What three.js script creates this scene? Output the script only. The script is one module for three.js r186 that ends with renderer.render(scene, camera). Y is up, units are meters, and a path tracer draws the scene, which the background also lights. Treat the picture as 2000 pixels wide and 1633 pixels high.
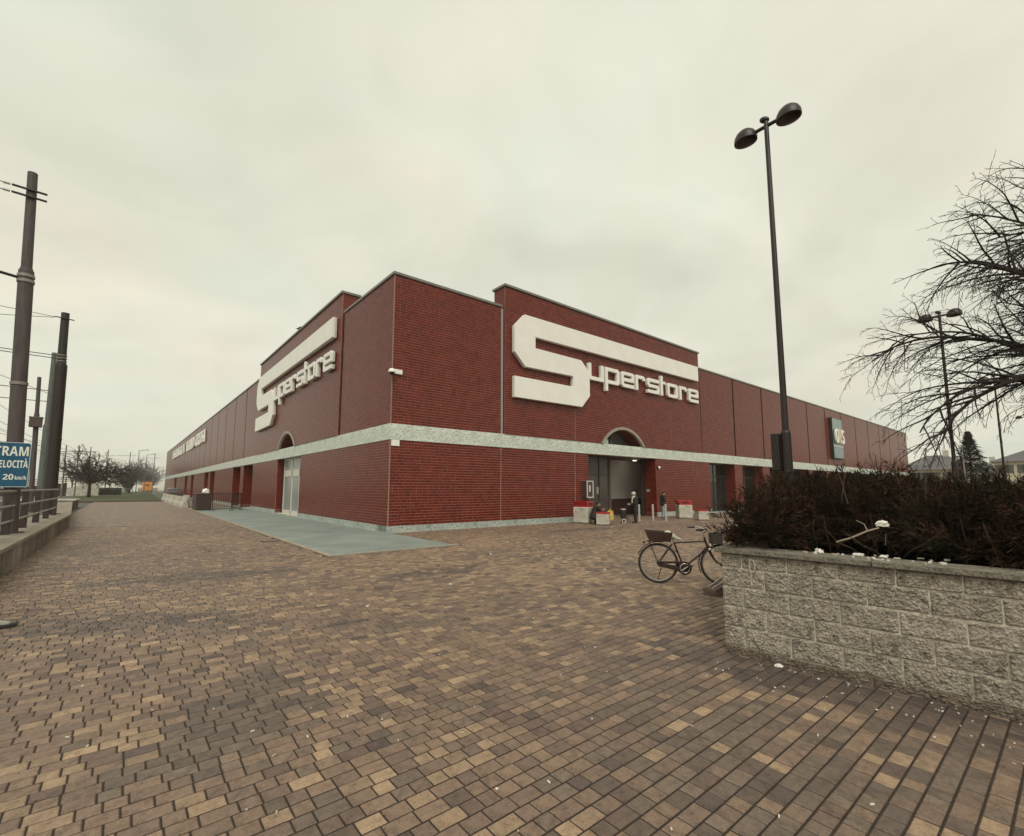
import * as THREE from 'three';
import { MarchingCubes } from 'three/addons/objects/MarchingCubes.js';
import { mergeGeometries } from 'three/addons/utils/BufferGeometryUtils.js';
import { FontLoader } from 'three/addons/loaders/FontLoader.js';
import { TextGeometry } from 'three/addons/geometries/TextGeometry.js';
import { RoundedBoxGeometry } from 'three/addons/geometries/RoundedBoxGeometry.js';
import { createNoise3D } from 'simplex-noise';

// ------------------------------------------------------------------ camera, sky, sun, exposure
function rng(seed) { let a = seed >>> 0; return () => { a = (a + 0x6D2B79F5) | 0; let t = Math.imul(a ^ (a >>> 15), 1 | a); t = (t + Math.imul(t ^ (t >>> 7), 61 | t)) ^ t; return ((t ^ (t >>> 14)) >>> 0) / 4294967296; }; }
const noise3 = createNoise3D(rng(77));
const fbm = (x, y, z, o = 4) => { let s = 0, a = 0.5, f = 1; for (let i = 0; i < o; i++) { s += a * noise3(x * f, y * f, z * f); a *= 0.5; f *= 2.03; } return s; };
const lerp = (a, b, t) => a + (b - a) * t, clamp = (x, a = 0, b = 1) => Math.min(b, Math.max(a, x)), sstep = (a, b, x) => { const t = clamp((x - a) / (b - a)); return t * t * (3 - 2 * t); };

const scene = new THREE.Scene();
const camera = new THREE.PerspectiveCamera(2 * Math.atan(854 / 911) * 180 / Math.PI, 2040 / 1708, 0.1, 3000);
camera.rotation.order = 'YXZ';
camera.position.set(-7.572, 1.65, 16.021);
camera.rotation.set(0.1085, -0.6778, 0.003);
camera.setViewOffset(2040, 1708, 40, 0, 2000, 1633);
camera.updateProjectionMatrix(); camera.updateMatrixWorld();

const renderer = new THREE.WebGLRenderer({ antialias: true });
renderer.toneMapping = THREE.LinearToneMapping;
renderer.toneMappingExposure = 1.2;
renderer.shadowMap.enabled = true;

// overcast sky: thin warm and cool cloud layers
{
  const W = 2048, Hh = 1024, d = new Float32Array(W * Hh * 4);
  for (let j = 0; j < Hh; j++) {
    const el = ((j + 0.5) / Hh - 0.5) * Math.PI, y = Math.sin(el), c = Math.cos(el);
    for (let i = 0; i < W; i++) {
      const az = ((i + 0.5) / W - 0.5) * 2 * Math.PI, x = c * Math.cos(az), z = c * Math.sin(az);
      // clouds on a high layer: rays meet it farther out near the horizon
      const h = 1 / (Math.max(y, 0.0) + 0.22), px = x * h, pz = z * h;
      const wx = fbm(px * 0.5 + 9, pz * 0.5, 3.1, 3) * 0.8, wz = fbm(px * 0.5, pz * 0.5 + 5, 7.7, 3) * 0.8;
      const a = fbm(px * 0.75 + wx, 1.7, pz * 0.75 + wz, 5), b = fbm(px * 0.5 + 4 + wz, 8.2, pz * 0.42 + wx, 4);
      const low = Math.exp(-Math.max(y, 0) * 5);
      let m = 1.0 + (0.17 * a + 0.05 * fbm(px * 2.2, 4.4, pz * 2.2, 4)) * (1 - 0.55 * low) - 0.055 * low;
      const wm = clamp(0.5 + 0.75 * b * (1 - 0.5 * low) + 0.2 * low);
      const o = (j * W + i) * 4;
      d[o] = lerp(0.615, 0.68, wm) * m; d[o + 1] = lerp(0.66, 0.645, wm) * m; d[o + 2] = lerp(0.565, 0.53, wm) * m; d[o + 3] = 1;
    }
  }
  const t = new THREE.DataTexture(d, W, Hh, THREE.RGBAFormat, THREE.FloatType);
  t.mapping = THREE.EquirectangularReflectionMapping; t.magFilter = THREE.LinearFilter; t.minFilter = THREE.LinearFilter; t.wrapS = THREE.RepeatWrapping; t.needsUpdate = true;
  scene.background = t; scene.environment = t;
}
const sun = new THREE.DirectionalLight(new THREE.Color().setRGB(1, 0.955, 0.88), 1.5);
sun.position.set(-40, 75, 55); sun.target.position.set(0, 0, 0);
sun.castShadow = true; sun.shadow.radius = 60; sun.shadow.mapSize.set(2048, 2048);
Object.assign(sun.shadow.camera, { left: -90, right: 130, top: 130, bottom: -90, near: 1, far: 400 });
scene.add(sun, sun.target);

// ------------------------------------------------------------------ helpers
const V = (x, y, z) => new THREE.Vector3(x, y, z);
const used = new Map();
function uniq(n) { const k = used.get(n) ?? 0; used.set(n, k + 1); return k ? n + '_' + String(k).padStart(3, '0') : n; }
function mesh(name, geo, mat, parent) { const m = new THREE.Mesh(geo, mat); m.name = parent ? name : uniq(name); m.castShadow = m.receiveShadow = true; (parent ?? scene).add(m); return m; }
function tag(o, label, category, group, kind) { if (label) o.userData.label = label; if (category) o.userData.category = category; if (group) o.userData.group = group; if (kind) o.userData.kind = kind; return o; }
function thing(name, label, category, pos = [0, 0, 0], turn = 0, group) { const g = new THREE.Group(); g.name = uniq(name); g.position.set(...pos); g.rotation.y = turn; scene.add(g); return tag(g, label, category, group); }
function part(name, parent) { const g = new THREE.Group(); g.name = name; parent.add(g); return g; }
function copyOf(o, label, pos, turn) { const c = o.clone(); c.name = uniq(o.name.replace(/_\d{3}$/, '')); c.userData = { ...o.userData }; scene.add(c); if (label) c.userData.label = label; if (pos) c.position.set(...pos); if (turn !== undefined) c.rotation.y = turn; return c; }

class MB { // mesh builder
  constructor() { this.p = []; this.u = []; this.c = []; this.i = []; this.n = 0; }
  v(x, y, z, u = 0, w = 0, col) { this.p.push(x, y, z); this.u.push(u, w); if (col) this.c.push(col[0], col[1], col[2]); return this.n++; }
  quad(a, b, c, d) { this.i.push(a, b, c, a, c, d); }
  face(pts, col) { // own vertices, planar uv in metres
    const e1 = pts[1].clone().sub(pts[0]), nn = e1.clone().cross(pts[2].clone().sub(pts[0])).normalize(), ex = e1.normalize(), ey = nn.clone().cross(ex);
    const k = pts.map((q) => this.v(q.x, q.y, q.z, q.dot(ex), q.dot(ey), col));
    for (let j = 1; j + 1 < k.length; j++) this.i.push(k[0], k[j], k[j + 1]);
  }
  tube(pts, r0, r1, sides = 5, cap = true) {
    const n = pts.length, rings = []; let up = V(0, 1, 0);
    for (let k = 0; k < n; k++) {
      const t = (k === 0 ? pts[1].clone().sub(pts[0]) : k === n - 1 ? pts[n - 1].clone().sub(pts[n - 2]) : pts[k + 1].clone().sub(pts[k - 1])).normalize();
      if (Math.abs(t.dot(up)) > 0.97) up = V(1, 0, 0.2).normalize();
      const a = up.clone().cross(t).normalize(), b = t.clone().cross(a); up = b;
      const r = typeof r0 === 'function' ? r0(k / (n - 1)) : lerp(r0, r1, k / (n - 1)), ring = [];
      for (let s = 0; s < sides; s++) { const g = s / sides * 2 * Math.PI, cx = Math.cos(g) * r, cy = Math.sin(g) * r; ring.push(this.v(pts[k].x + a.x * cx + b.x * cy, pts[k].y + a.y * cx + b.y * cy, pts[k].z + a.z * cx + b.z * cy, s / sides, k)); }
      rings.push(ring);
    }
    for (let k = 0; k + 1 < n; k++) for (let s = 0; s < sides; s++) { const s2 = (s + 1) % sides; this.i.push(rings[k][s], rings[k][s2], rings[k + 1][s2], rings[k][s], rings[k + 1][s2], rings[k + 1][s]); }
    if (cap) for (const [ring, rev] of [[rings[0], 1], [rings[n - 1], 0]]) for (let s = 1; s + 1 < sides; s++) rev ? this.i.push(ring[0], ring[s + 1], ring[s]) : this.i.push(ring[0], ring[s], ring[s + 1]);
    return this;
  }
  geo(smooth) { const g = new THREE.BufferGeometry(); g.setAttribute('position', new THREE.Float32BufferAttribute(this.p, 3)); g.setAttribute('uv', new THREE.Float32BufferAttribute(this.u, 2)); if (this.c.length) g.setAttribute('color', new THREE.Float32BufferAttribute(this.c, 3)); g.setIndex(this.i); if (smooth) g.computeVertexNormals(); return g; }
  build(name, mat, parent, smooth = true) { return mesh(name, this.geo(smooth), mat, parent); }
}
// box from corner to corner, with a small chamfer look, uv in metres
function boxG(x0, x1, y0, y1, z0, z1) {
  const g = new THREE.BoxGeometry(Math.abs(x1 - x0), Math.abs(y1 - y0), Math.abs(z1 - z0)); g.translate((x0 + x1) / 2, (y0 + y1) / 2, (z0 + z1) / 2); return metricUV(g);
}
function rboxG(w, h, d, r = 0.02, seg = 2) { const g = new RoundedBoxGeometry(w, h, d, seg, r); return metricUV(g); }
function metricUV(g) {
  const p = g.attributes.position, n = g.attributes.normal, u = new Float32Array(p.count * 2);
  for (let i = 0; i < p.count; i++) { const ax = Math.abs(n.getX(i)), ay = Math.abs(n.getY(i)), az = Math.abs(n.getZ(i)); if (ay >= ax && ay >= az) { u[2 * i] = p.getX(i); u[2 * i + 1] = p.getZ(i); } else if (ax >= az) { u[2 * i] = p.getZ(i); u[2 * i + 1] = p.getY(i); } else { u[2 * i] = p.getX(i); u[2 * i + 1] = p.getY(i); } }
  g.setAttribute('uv', new THREE.BufferAttribute(u, 2)); return g;
}
function cylG(a, b, r0, r1 = r0, seg = 14) { const L = a.distanceTo(b), g = new THREE.CylinderGeometry(r1, r0, L, seg, 1); g.applyQuaternion(new THREE.Quaternion().setFromUnitVectors(V(0, 1, 0), b.clone().sub(a).normalize())); g.translate((a.x + b.x) / 2, (a.y + b.y) / 2, (a.z + b.z) / 2); return g; }
const merge = (list) => mergeGeometries(list.map((g) => { const q = g.index ? g.toNonIndexed() : g; for (const k of Object.keys(q.attributes)) if (!['position', 'normal', 'uv'].includes(k)) q.deleteAttribute(k); return q; }));
const lathe = (pts, seg = 24) => new THREE.LatheGeometry(pts.map(([r, y]) => new THREE.Vector2(r, y)), seg);
const sag = (a, b, s, n = 10) => Array.from({ length: n + 1 }, (_, k) => { const t = k / n; return V(lerp(a.x, b.x, t), lerp(a.y, b.y, t) - s * 4 * t * (1 - t), lerp(a.z, b.z, t)); });

// ------------------------------------------------------------------ textures and materials
function tex(n, fn, srgb, metres = 1) { // fn(u, v) -> [r,g,b] in 0..1
  const d = new Uint8Array(n * n * 4);
  for (let j = 0; j < n; j++) for (let i = 0; i < n; i++) { const c = fn(i / n, j / n, i, j), o = (j * n + i) * 4; for (let k = 0; k < 3; k++) d[o + k] = clamp(Array.isArray(c) ? c[k] : c) * 255; d[o + 3] = 255; }
  const t = new THREE.DataTexture(d, n, n); t.magFilter = THREE.LinearFilter; t.minFilter = THREE.LinearMipmapLinearFilter; t.generateMipmaps = true; t.wrapS = t.wrapT = THREE.RepeatWrapping; if (srgb) t.colorSpace = THREE.SRGBColorSpace; t.repeat.set(1 / metres, 1 / metres); t.needsUpdate = true; return t;
}
// noise that tiles: sampled on a torus-like blend
const tile = (f) => (u, v) => { const a = f(u, v), b = f(u - 1, v), c = f(u, v - 1), e = f(u - 1, v - 1), s = sstep(0.8, 1, u), t = sstep(0.8, 1, v); return lerp(lerp(a, b, s), lerp(c, e, s), t); };
const tn = (fr, z, o) => tile((u, v) => fbm(u * fr, v * fr, z, o));
const T = {};
{
  const r = rng(5), grains = Array.from({ length: 512 * 512 }, () => r());
  const gr = (i, j) => grains[((j % 512) * 512) + (i % 512)];
  const a1 = tn(6, 1.3, 4), a2 = tn(20, 4.3, 3), a3 = tn(3, 9.3, 4);
  T.grain = tex(512, (u, v, i, j) => { const k = 0.80 + 0.2 * (gr(i, j) - 0.5) + 0.24 * (gr(i >> 1, j >> 1) - 0.5) + 0.26 * (gr(i >> 2, j >> 2) - 0.5) + 0.16 * (gr((i >> 3) + 7, j >> 3) - 0.5) + 0.34 * a1(u, v) + 0.16 * a2(u, v); return [k, k * 0.985, k * 0.96]; }, false, 0.5);
  T.grainBump = tex(512, (u, v, i, j) => 0.5 + 0.3 * (gr(i >> 1, j >> 1) - 0.5) + 0.25 * a2(u, v) + 0.2 * a1(u, v), false, 0.5);
  T.concrete = tex(512, (u, v, i, j) => { const k = 0.82 + 0.3 * a3(u, v) + 0.14 * a2(u, v) + 0.09 * (gr(i, j) - 0.5) - 0.2 * sstep(0.15, 0.5, a1(u, v)); return [k, k * 0.99, k * 0.965]; }, false, 2);
  T.granite = tex(512, (u, v, i, j) => { const s = a2(u, v), q = gr(i >> 3, j >> 2), b = a1(u, v) + 0.4 * a3(u, v); let k = 0.82 + 0.2 * a3(u, v) + 0.1 * (gr(i, j) - 0.5); if (q + s * 1.1 + b * 0.7 > 1.0) k *= 0.40; else if (q + b * 0.6 < 0.16) k *= 0.72; return [k * 0.96, k * 1.0, k * 0.97]; }, false, 2.2);
  T.brick = tex(256, (u, v, i, j) => { const k = 0.86 + 0.22 * a1(u, v) + 0.12 * (gr(i, j) - 0.5) + 0.1 * a2(u, v); return [k, k, k]; }, false, 1);
  T.split = tex(512, (u, v, i, j) => { const k = 0.78 + 0.5 * a2(u, v) + 0.42 * a1(u, v) + 0.3 * (gr(i >> 1, j >> 1) - 0.5) + 0.2 * a3(u, v); return [k, k * 0.99, k * 0.96]; }, false, 0.6);
  T.splitBump = tex(512, (u, v, i, j) => 0.5 + 0.5 * a2(u, v) + 0.3 * a1(u, v) + 0.16 * (gr(i >> 1, j >> 1) - 0.5), false, 0.6);
  T.apron = tex(512, (u, v, i, j) => { const st = fbm(u * 3 + 0.4 * fbm(u * 4, v * 4, 2, 2), v * 9, 5.5, 4); const k = 0.85 + 0.18 * a3(u, v) + 0.16 * st + 0.06 * (gr(i, j) - 0.5); return [k, k * (1 + 0.02 * a1(u, v)), k]; }, false, 6);
  T.steel = tex(256, (u, v, i, j) => { const k = 0.85 + 0.2 * a1(u, v) + 0.08 * (gr(i, j) - 0.5) - 0.2 * sstep(0.2, 0.5, a3(u, v)); return [k, k, k]; }, false, 0.7);
  T.sheet = tex(256, (u, v, i, j) => { const k = 0.965 + 0.05 * a3(u, v) + 0.03 * fbm(u * 22, v * 2, 6.1, 3) + 0.015 * (gr(i, j) - 0.5); return [k, k * 0.995, k * 0.98]; }, false, 3);
  const nb = tn(40, 3.3, 2);
  T.lawn = tex(512, (u, v, i, j) => { const k = 0.75 + 0.4 * a3(u, v) + 0.35 * (gr(i, j) - 0.5) + 0.25 * nb(u, v); return [k * (1 + 0.15 * a1(u, v)), k, k * 0.9]; }, false, 8);
  T.street = tex(512, (u, v, i, j) => { const k = 0.85 + 0.2 * a3(u, v) + 0.16 * (gr(i, j) - 0.5) + 0.1 * a2(u, v); return [k, k, k * 0.98]; }, false, 10);
}
function mat(rgb, rough = 0.8, o = {}) { const m = new THREE.MeshPhysicalMaterial({ roughness: rough, ...o }); m.color.setRGB(...rgb); if (m.specularIntensity === undefined) m.specularIntensity = 1; return m; }
const M = {
  granite: mat([0.84, 0.87, 0.79], 0.5, { map: T.granite }),
  graniteDark: mat([0.55, 0.585, 0.545], 0.55, { map: T.granite }),
  mortar: mat([0.52, 0.27, 0.205], 0.9, { map: T.concrete }),
  coping: mat([0.24, 0.235, 0.205], 0.5, { map: T.steel, metalness: 0.3 }),
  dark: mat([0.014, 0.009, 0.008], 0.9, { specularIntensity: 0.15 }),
  inside: mat([0.09, 0.075, 0.065], 0.9),
  plaster: mat([0.55, 0.52, 0.48], 0.85),
  dado: mat([0.075, 0.035, 0.028], 0.7),
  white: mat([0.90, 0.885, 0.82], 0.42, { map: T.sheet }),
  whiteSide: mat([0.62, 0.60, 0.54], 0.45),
  concrete: mat([0.44, 0.42, 0.36], 0.9, { map: T.concrete, bumpMap: T.grainBump, bumpScale: 0.003 }),
  concretePale: mat([0.62, 0.59, 0.50], 0.88, { map: T.concrete, bumpMap: T.grainBump, bumpScale: 0.002 }),
  frame: mat([0.62, 0.60, 0.53], 0.4),
  frameDark: mat([0.055, 0.045, 0.04], 0.45, { metalness: 0.3 }),
  glassDark: mat([0.02, 0.022, 0.022], 0.06, { specularIntensity: 1 }),
  pane: mat([0.62, 0.72, 0.70], 0.02, { transmission: 1, thickness: 0, ior: 1.5 }),
  frosted: mat([0.30, 0.32, 0.30], 0.2),
  lampPaint: mat([0.018, 0.009, 0.0075], 0.45),
  poleGrey: mat([0.095, 0.075, 0.072], 0.7, { map: T.steel }),
  poleDark: mat([0.026, 0.017, 0.012], 0.55, { map: T.steel }),
  poleGreen: mat([0.13, 0.145, 0.13], 0.65, { map: T.steel }),
  railing: mat([0.045, 0.03, 0.025], 0.5, { map: T.steel }),
  rail: mat([0.27, 0.235, 0.205], 0.42, { metalness: 0.4 }),
  red: mat([0.42, 0.018, 0.022], 0.4),
  steel: mat([0.5, 0.48, 0.44], 0.3, { metalness: 0.9 }),
  wire: mat([0.05, 0.045, 0.04], 0.6),
  black: mat([0.016, 0.014, 0.013], 0.5),
  tyre: mat([0.02, 0.017, 0.015], 0.75),
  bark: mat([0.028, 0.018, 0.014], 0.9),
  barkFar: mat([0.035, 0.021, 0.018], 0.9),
};
// ------------------------------------------------------------------ ground
tag(mesh('ground', (() => { const g = new THREE.PlaneGeometry(3000, 3000, 1, 1); g.rotateX(-Math.PI / 2); g.translate(0, -0.06, 0); return metricUV(g); })(), mat([0.115, 0.11, 0.10], 0.92, { map: T.street })), null, null, null, 'structure');

const onApron = (x, z) => x > -3.68 && x < 0.14 && z < 4.62 && z > -27.6;
const inBuilding = (x, z) => x > 0.02 && z < -0.02 && !(x > 11.0 && x < 17.3 && z > -2.6) ;
const onWall = (x, z) => x < -9.24;
const planterDir = { u: V(0.1013, 0, 0.9949), v: V(0.9949, 0, -0.1013), a: V(-2.673, 0, 13.583) };
const inPlanter = (x, z) => { const q = V(x, 0, z).sub(planterDir.a); return q.dot(planterDir.u) > 0.06 && q.dot(planterDir.v) > 0.06; };
const blocked = (x, z) => onApron(x, z) || inBuilding(x, z) || onWall(x, z) || inPlanter(x, z);
const tmpV = V(0, 0, 0);
const seen = (x, z, m) => { tmpV.set(x, 0, z); const d = tmpV.clone().applyMatrix4(camera.matrixWorldInverse).z; if (d > -0.3) return false; tmpV.project(camera); return Math.abs(tmpV.x) < 1 + m && Math.abs(tmpV.y) < 1 + m; };
const nearCell = (x, z) => { const cx = Math.floor(x) + 0.5, cz = Math.floor(z) + 0.5, d = Math.hypot(cx + 7.57, cz - 16.02); return d < 26 && (d < 4.2 || seen(cx, cz, 0.22)); };

const PAVER_TONES = [[0.425, 0.298, 0.192], [0.36, 0.252, 0.165], [0.315, 0.22, 0.147], [0.28, 0.19, 0.134], [0.258, 0.176, 0.126], [0.238, 0.164, 0.119], [0.218, 0.15, 0.112], [0.198, 0.136, 0.105], [0.163, 0.113, 0.092], [0.125, 0.088, 0.077], [0.212, 0.157, 0.118], [0.178, 0.132, 0.103], [0.146, 0.108, 0.087], [0.112, 0.084, 0.071]];
// old oil and damp stains in the paving, last entry partly painted lens falloff: centre x, z, radii, turn
const STAINS_AND_FALLOFF = [[-7.6, 8.4, 1.7, 0.5, 0.5, 0.8], [-6.7, 11.9, 0.55, 0.95, 0.5, 0.85], [-6.4, 5.5, 2.2, 0.45, 0.2, 0.75], [-3.9, 13.4, 0.8, 0.55, 0.6, 0.6], [-2.7, 7.8, 1.7, 0.5, -0.1, 0.8], [-4.9, 10.6, 1.2, 0.3, 0.7, 0.45], [-2.85, 14.5, 0.42, 1.7, -0.1, 1.25], [1.5, 6.5, 2.6, 0.5, 0.2, 0.4], [7.5, 3.4, 2.8, 0.7, 0.1, 0.75], [12.2, 4.2, 3.0, 0.8, 0.1, 0.6], [-8.2, 0, 0.8, 4, 0.1, 0.35], [0.8, 9.4, 1.5, 0.5, 0.2, 0.4], [-4.4, 14.9, 1.5, 1.2, 0.3, 0.62]];
function stainAndFalloffAt(x, z) {
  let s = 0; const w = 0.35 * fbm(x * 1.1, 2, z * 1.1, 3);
  for (const [cx, cz, rx, rz, a, k] of STAINS_AND_FALLOFF) { const dx = x - cx, dz = z - cz, q = Math.hypot((dx * Math.cos(a) + dz * Math.sin(a)) / rx, (-dx * Math.sin(a) + dz * Math.cos(a)) / rz); s = Math.max(s, k * (1 - sstep(0.55, 1.25, q + w))); }
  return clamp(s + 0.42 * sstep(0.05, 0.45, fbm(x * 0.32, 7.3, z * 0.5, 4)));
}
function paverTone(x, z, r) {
  const st = stainAndFalloffAt(x, z), centreLight = 1 - sstep(0.3, 1.3, Math.hypot((x - 0.5) / 6.5, (z - 7) / 4.5) + 0.35 * fbm(x * 0.5, 1.1, z * 0.5, 3)), pale = fbm(x * 0.16 + 3, 3.3, z * 0.16, 3) * 0.5 + 0.1 + 0.42 * centreLight;  // paler oval mid-plaza: brighter middle of the view, painted into paver tones
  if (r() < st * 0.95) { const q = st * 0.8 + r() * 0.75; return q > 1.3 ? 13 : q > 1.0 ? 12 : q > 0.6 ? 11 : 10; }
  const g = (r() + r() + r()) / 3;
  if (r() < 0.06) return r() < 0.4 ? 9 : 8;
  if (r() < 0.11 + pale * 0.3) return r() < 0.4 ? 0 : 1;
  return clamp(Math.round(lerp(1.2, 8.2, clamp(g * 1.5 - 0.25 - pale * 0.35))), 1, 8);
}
const ROW = 0.108, JOINT = 0.0095;
const plaza = new THREE.Group(); plaza.name = 'plaza_paving'; tag(plaza, 'weathered tan and brown block paving covering the whole forecourt', null, null, 'structure'); scene.add(plaza);
{
  const bed = new MB(), far = new MB();
  for (let x = -10; x < 96; x++) for (let z = -52; z < 34; z++) {
    const n = nearCell(x + 0.5, z + 0.5), b = n ? bed : far, y = n ? -0.0062 : -0.004;
    if (!n && (x > 0 && z < -9)) continue;
    const k = [[x, z + 1], [x + 1, z + 1], [x + 1, z], [x, z]].map(([px, pz]) => b.v(px, y, pz, px, pz)); b.quad(...k);
  }
  mesh('bedding_sand', bed.geo(true), mat([0.042, 0.028, 0.021], 0.95, { map: T.grain }), plaza);
  // far paving: too fine to tell apart
  const n = 1024, metres = 64 * ROW, r = rng(9), cell = [];
  for (let j = 0; j < 64; j++) { const row = []; let x = -r() * 16; while (x < n) { const l = (r() < 0.35 ? 0.105 : r() < 0.5 ? 0.145 : 0.17) / metres * n; row.push([x, x + l, PAVER_TONES[clamp(Math.floor(1 + r() * 9.5), 0, 12)]]); x += l; } cell.push(row); }
  const cur = new Array(64).fill(0);
  const ft = tex(n, (u, v, i, j) => { const jr = Math.floor(j / 16), row = cell[jr]; if (i === 0) cur[jr] = 0; while (cur[jr] + 1 < row.length && i >= row[cur[jr]][1]) cur[jr]++; const e = row[cur[jr]]; if (j % 16 === 0 || i - e[0] < 1) return [0.22, 0.17, 0.14]; return e[2].map((c) => Math.pow(c, 1 / 2.2)); }, true, metres);
  mesh('plain_paving', far.geo(true), mat([0.97, 0.97, 0.97], 0.62, { map: ft }), plaza);

  const list = [], r2 = rng(21);
  for (let j = Math.floor(-26 / ROW); j < Math.ceil(20 / ROW); j++) {
    const z = (j + 0.5) * ROW; let x = -10.2 - r2() * 0.3;
    while (x < 24) {
      const L = r2() < 0.36 ? 0.108 : r2() < 0.5 ? 0.142 : 0.175, cx = x + L / 2; x += L;
      if (!nearCell(cx, z) || blocked(cx, z)) continue;
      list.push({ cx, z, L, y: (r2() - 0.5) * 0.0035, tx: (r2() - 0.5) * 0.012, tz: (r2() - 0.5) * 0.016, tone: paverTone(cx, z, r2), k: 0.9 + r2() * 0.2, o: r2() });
    }
  }
  for (const q of list) { tmpV.set(q.cx, 0, q.z).project(camera); q.size = Math.abs(tmpV.x) < 0.97 && Math.abs(tmpV.y) < 0.97 ? q.L / V(q.cx + 7.57, 1.65, q.z - 16.02).lengthSq() : 0; }
  list.sort((a, b) => b.size - a.size);
  const shape = (b, cx, cz, L, y, tx, tz, uo, vo, col) => {
    const hx = L / 2 - JOINT / 2, hz = ROW / 2 - JOINT * 0.62, c = 0.005, lay = [];
    for (const [ix, iz, dy] of [[hx - c, hz - c, 0], [hx, hz, -0.005], [hx, hz, -0.02]]) lay.push([[-1, 1], [1, 1], [1, -1], [-1, -1]].map(([sx, sz]) => b.v(cx + sx * ix, y + dy + tx * sx * ix + tz * sz * iz, cz + sz * iz, sx * ix + uo, sz * iz + vo, col)));
    b.quad(...lay[0]);
    for (let l = 0; l < 2; l++) for (let e = 0; e < 4; e++) { const f = (e + 1) % 4; b.quad(lay[l][e], lay[l + 1][e], lay[l + 1][f], lay[l][f]); }
  };
  const tones = PAVER_TONES.map((t) => mat(t, 0.62, { map: T.grain, bumpMap: T.grainBump, bumpScale: 0.003 }));
  const geos = new Map();
  for (const q of list.slice(0, 300)) {
    const v = Math.floor(q.o * 5), key = q.L + ':' + v;
    if (!geos.has(key)) { const b = new MB(); shape(b, 0, 0, q.L, 0, (v - 2) * 0.003, (2 - v) * 0.003, v * 0.137, v * 0.211); geos.set(key, b.geo(false)); }
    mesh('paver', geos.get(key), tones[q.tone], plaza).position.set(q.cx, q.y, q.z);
  }
  const rest = new MB();
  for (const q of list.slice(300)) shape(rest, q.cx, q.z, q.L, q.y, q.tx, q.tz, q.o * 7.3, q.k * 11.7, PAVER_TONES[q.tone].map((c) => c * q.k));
  const pm = mesh('paving_blocks', rest.geo(false), mat([1, 1, 1], 0.62, { vertexColors: true, map: T.grain, bumpMap: T.grainBump, bumpScale: 0.003 }), plaza); pm.userData.kind = 'stuff';
  console.log('pavers', list.length);
}
// painted-stone apron beside the store
const apron = new THREE.Group(); apron.name = 'apron_pavement'; tag(apron, 'smooth grey-green apron along the store side with pale kerb edge', null, null, 'structure'); scene.add(apron);
{
  mesh('slab_surface', boxG(-3.52, -0.002, -0.05, 0.022, -27.5, 4.44), mat([0.275, 0.325, 0.295], 0.5, { map: T.apron, roughness: 0.55 }), apron);
  const km = mat([0.42, 0.36, 0.28], 0.85, { map: T.concrete });
  for (let k = 0; k < 32; k++) mesh('kerb_stone', boxG(-3.64, -3.522, -0.05, 0.026 + (k % 3) * 0.001, 4.44 - k, 3.446 - k), km, apron);
  for (let k = 0; k < 4; k++) mesh('kerb_stone', boxG(-3.64 + k * 0.94, -2.706 + k * 0.94, -0.05, 0.026 + (k % 2) * 0.001, 4.442, 4.56), km, apron);
}
// lawn beyond the plaza
tag(mesh('lawn', (() => { const b = new MB(); b.face([V(-13.5, 0.05, -52), V(-4, 0.05, -50.6), V(-1, 0.05, -175), V(-13, 0.05, -175)]); return b.geo(true); })(), mat([0.07, 0.085, 0.035], 0.95, { map: T.lawn })), null, null, null, 'structure');
{
  const k = part('lawn_kerb', scene); tag(k, 'dark kerb edging the lawn at the far end of the plaza', null, null, 'structure');
  for (let i = 0; i < 10; i++) mesh('kerb_stone', boxG(-13.5 + i * 0.95, -12.57 + i * 0.95, -0.06, 0.13, -51.9 + i * 0.13, -51.6 + i * 0.13), mat([0.10, 0.075, 0.06], 0.9), k);
}
tag(mesh('service_road', (() => { const b = new MB(); b.face([V(-3.9, 0.004, -52), V(0, 0.004, -52), V(6, 0.004, -190), V(-1, 0.004, -190)]); return b.geo(true); })(), mat([0.13, 0.125, 0.115], 0.9, { map: T.street })), null, null, null, 'structure');

// ------------------------------------------------------------------ the store
const store = thing('store_building', 'long dark red brick store with pale granite band and tall sign walls', 'building');
const FR = { S: V(1, 0, 0), N: V(0, 0, 1), O: V(0, 0, 0) }, FL = { S: V(0, 0, 1), N: V(-1, 0, 0), O: V(0, 0, 0) };
const at = (F, s, y, d) => F.O.clone().addScaledVector(F.S, s).addScaledVector(F.N, d).add(V(0, y, 0));
function fbox(F, s0, s1, y0, y1, d0, d1) { const a = at(F, s0, y0, d0), b = at(F, s1, y1, d1); return boxG(Math.min(a.x, b.x), Math.max(a.x, b.x), y0, y1, Math.min(a.z, b.z), Math.max(a.z, b.z)); }
const BRICKS = [[0.178, 0.0246, 0.0159], [0.159, 0.0218, 0.0147], [0.193, 0.0287, 0.0184], [0.14, 0.0192, 0.0135], [0.168, 0.0274, 0.0196], [0.12, 0.0178, 0.0135]];
const brickMats = BRICKS.map((c) => mat(c, 0.28, { map: T.brick, specularIntensity: 0.42 }));
const brickMat = mat([1, 1, 1], 0.28, { map: T.brick, specularIntensity: 0.42 });
const brickPlain = mat([0.17, 0.036, 0.027], 0.42, { map: T.brick, specularIntensity: 0.5 });
const brickGeo = (() => { const g = new THREE.BoxGeometry(1, 1, 1); return g; })();
const rb = rng(31);
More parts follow.
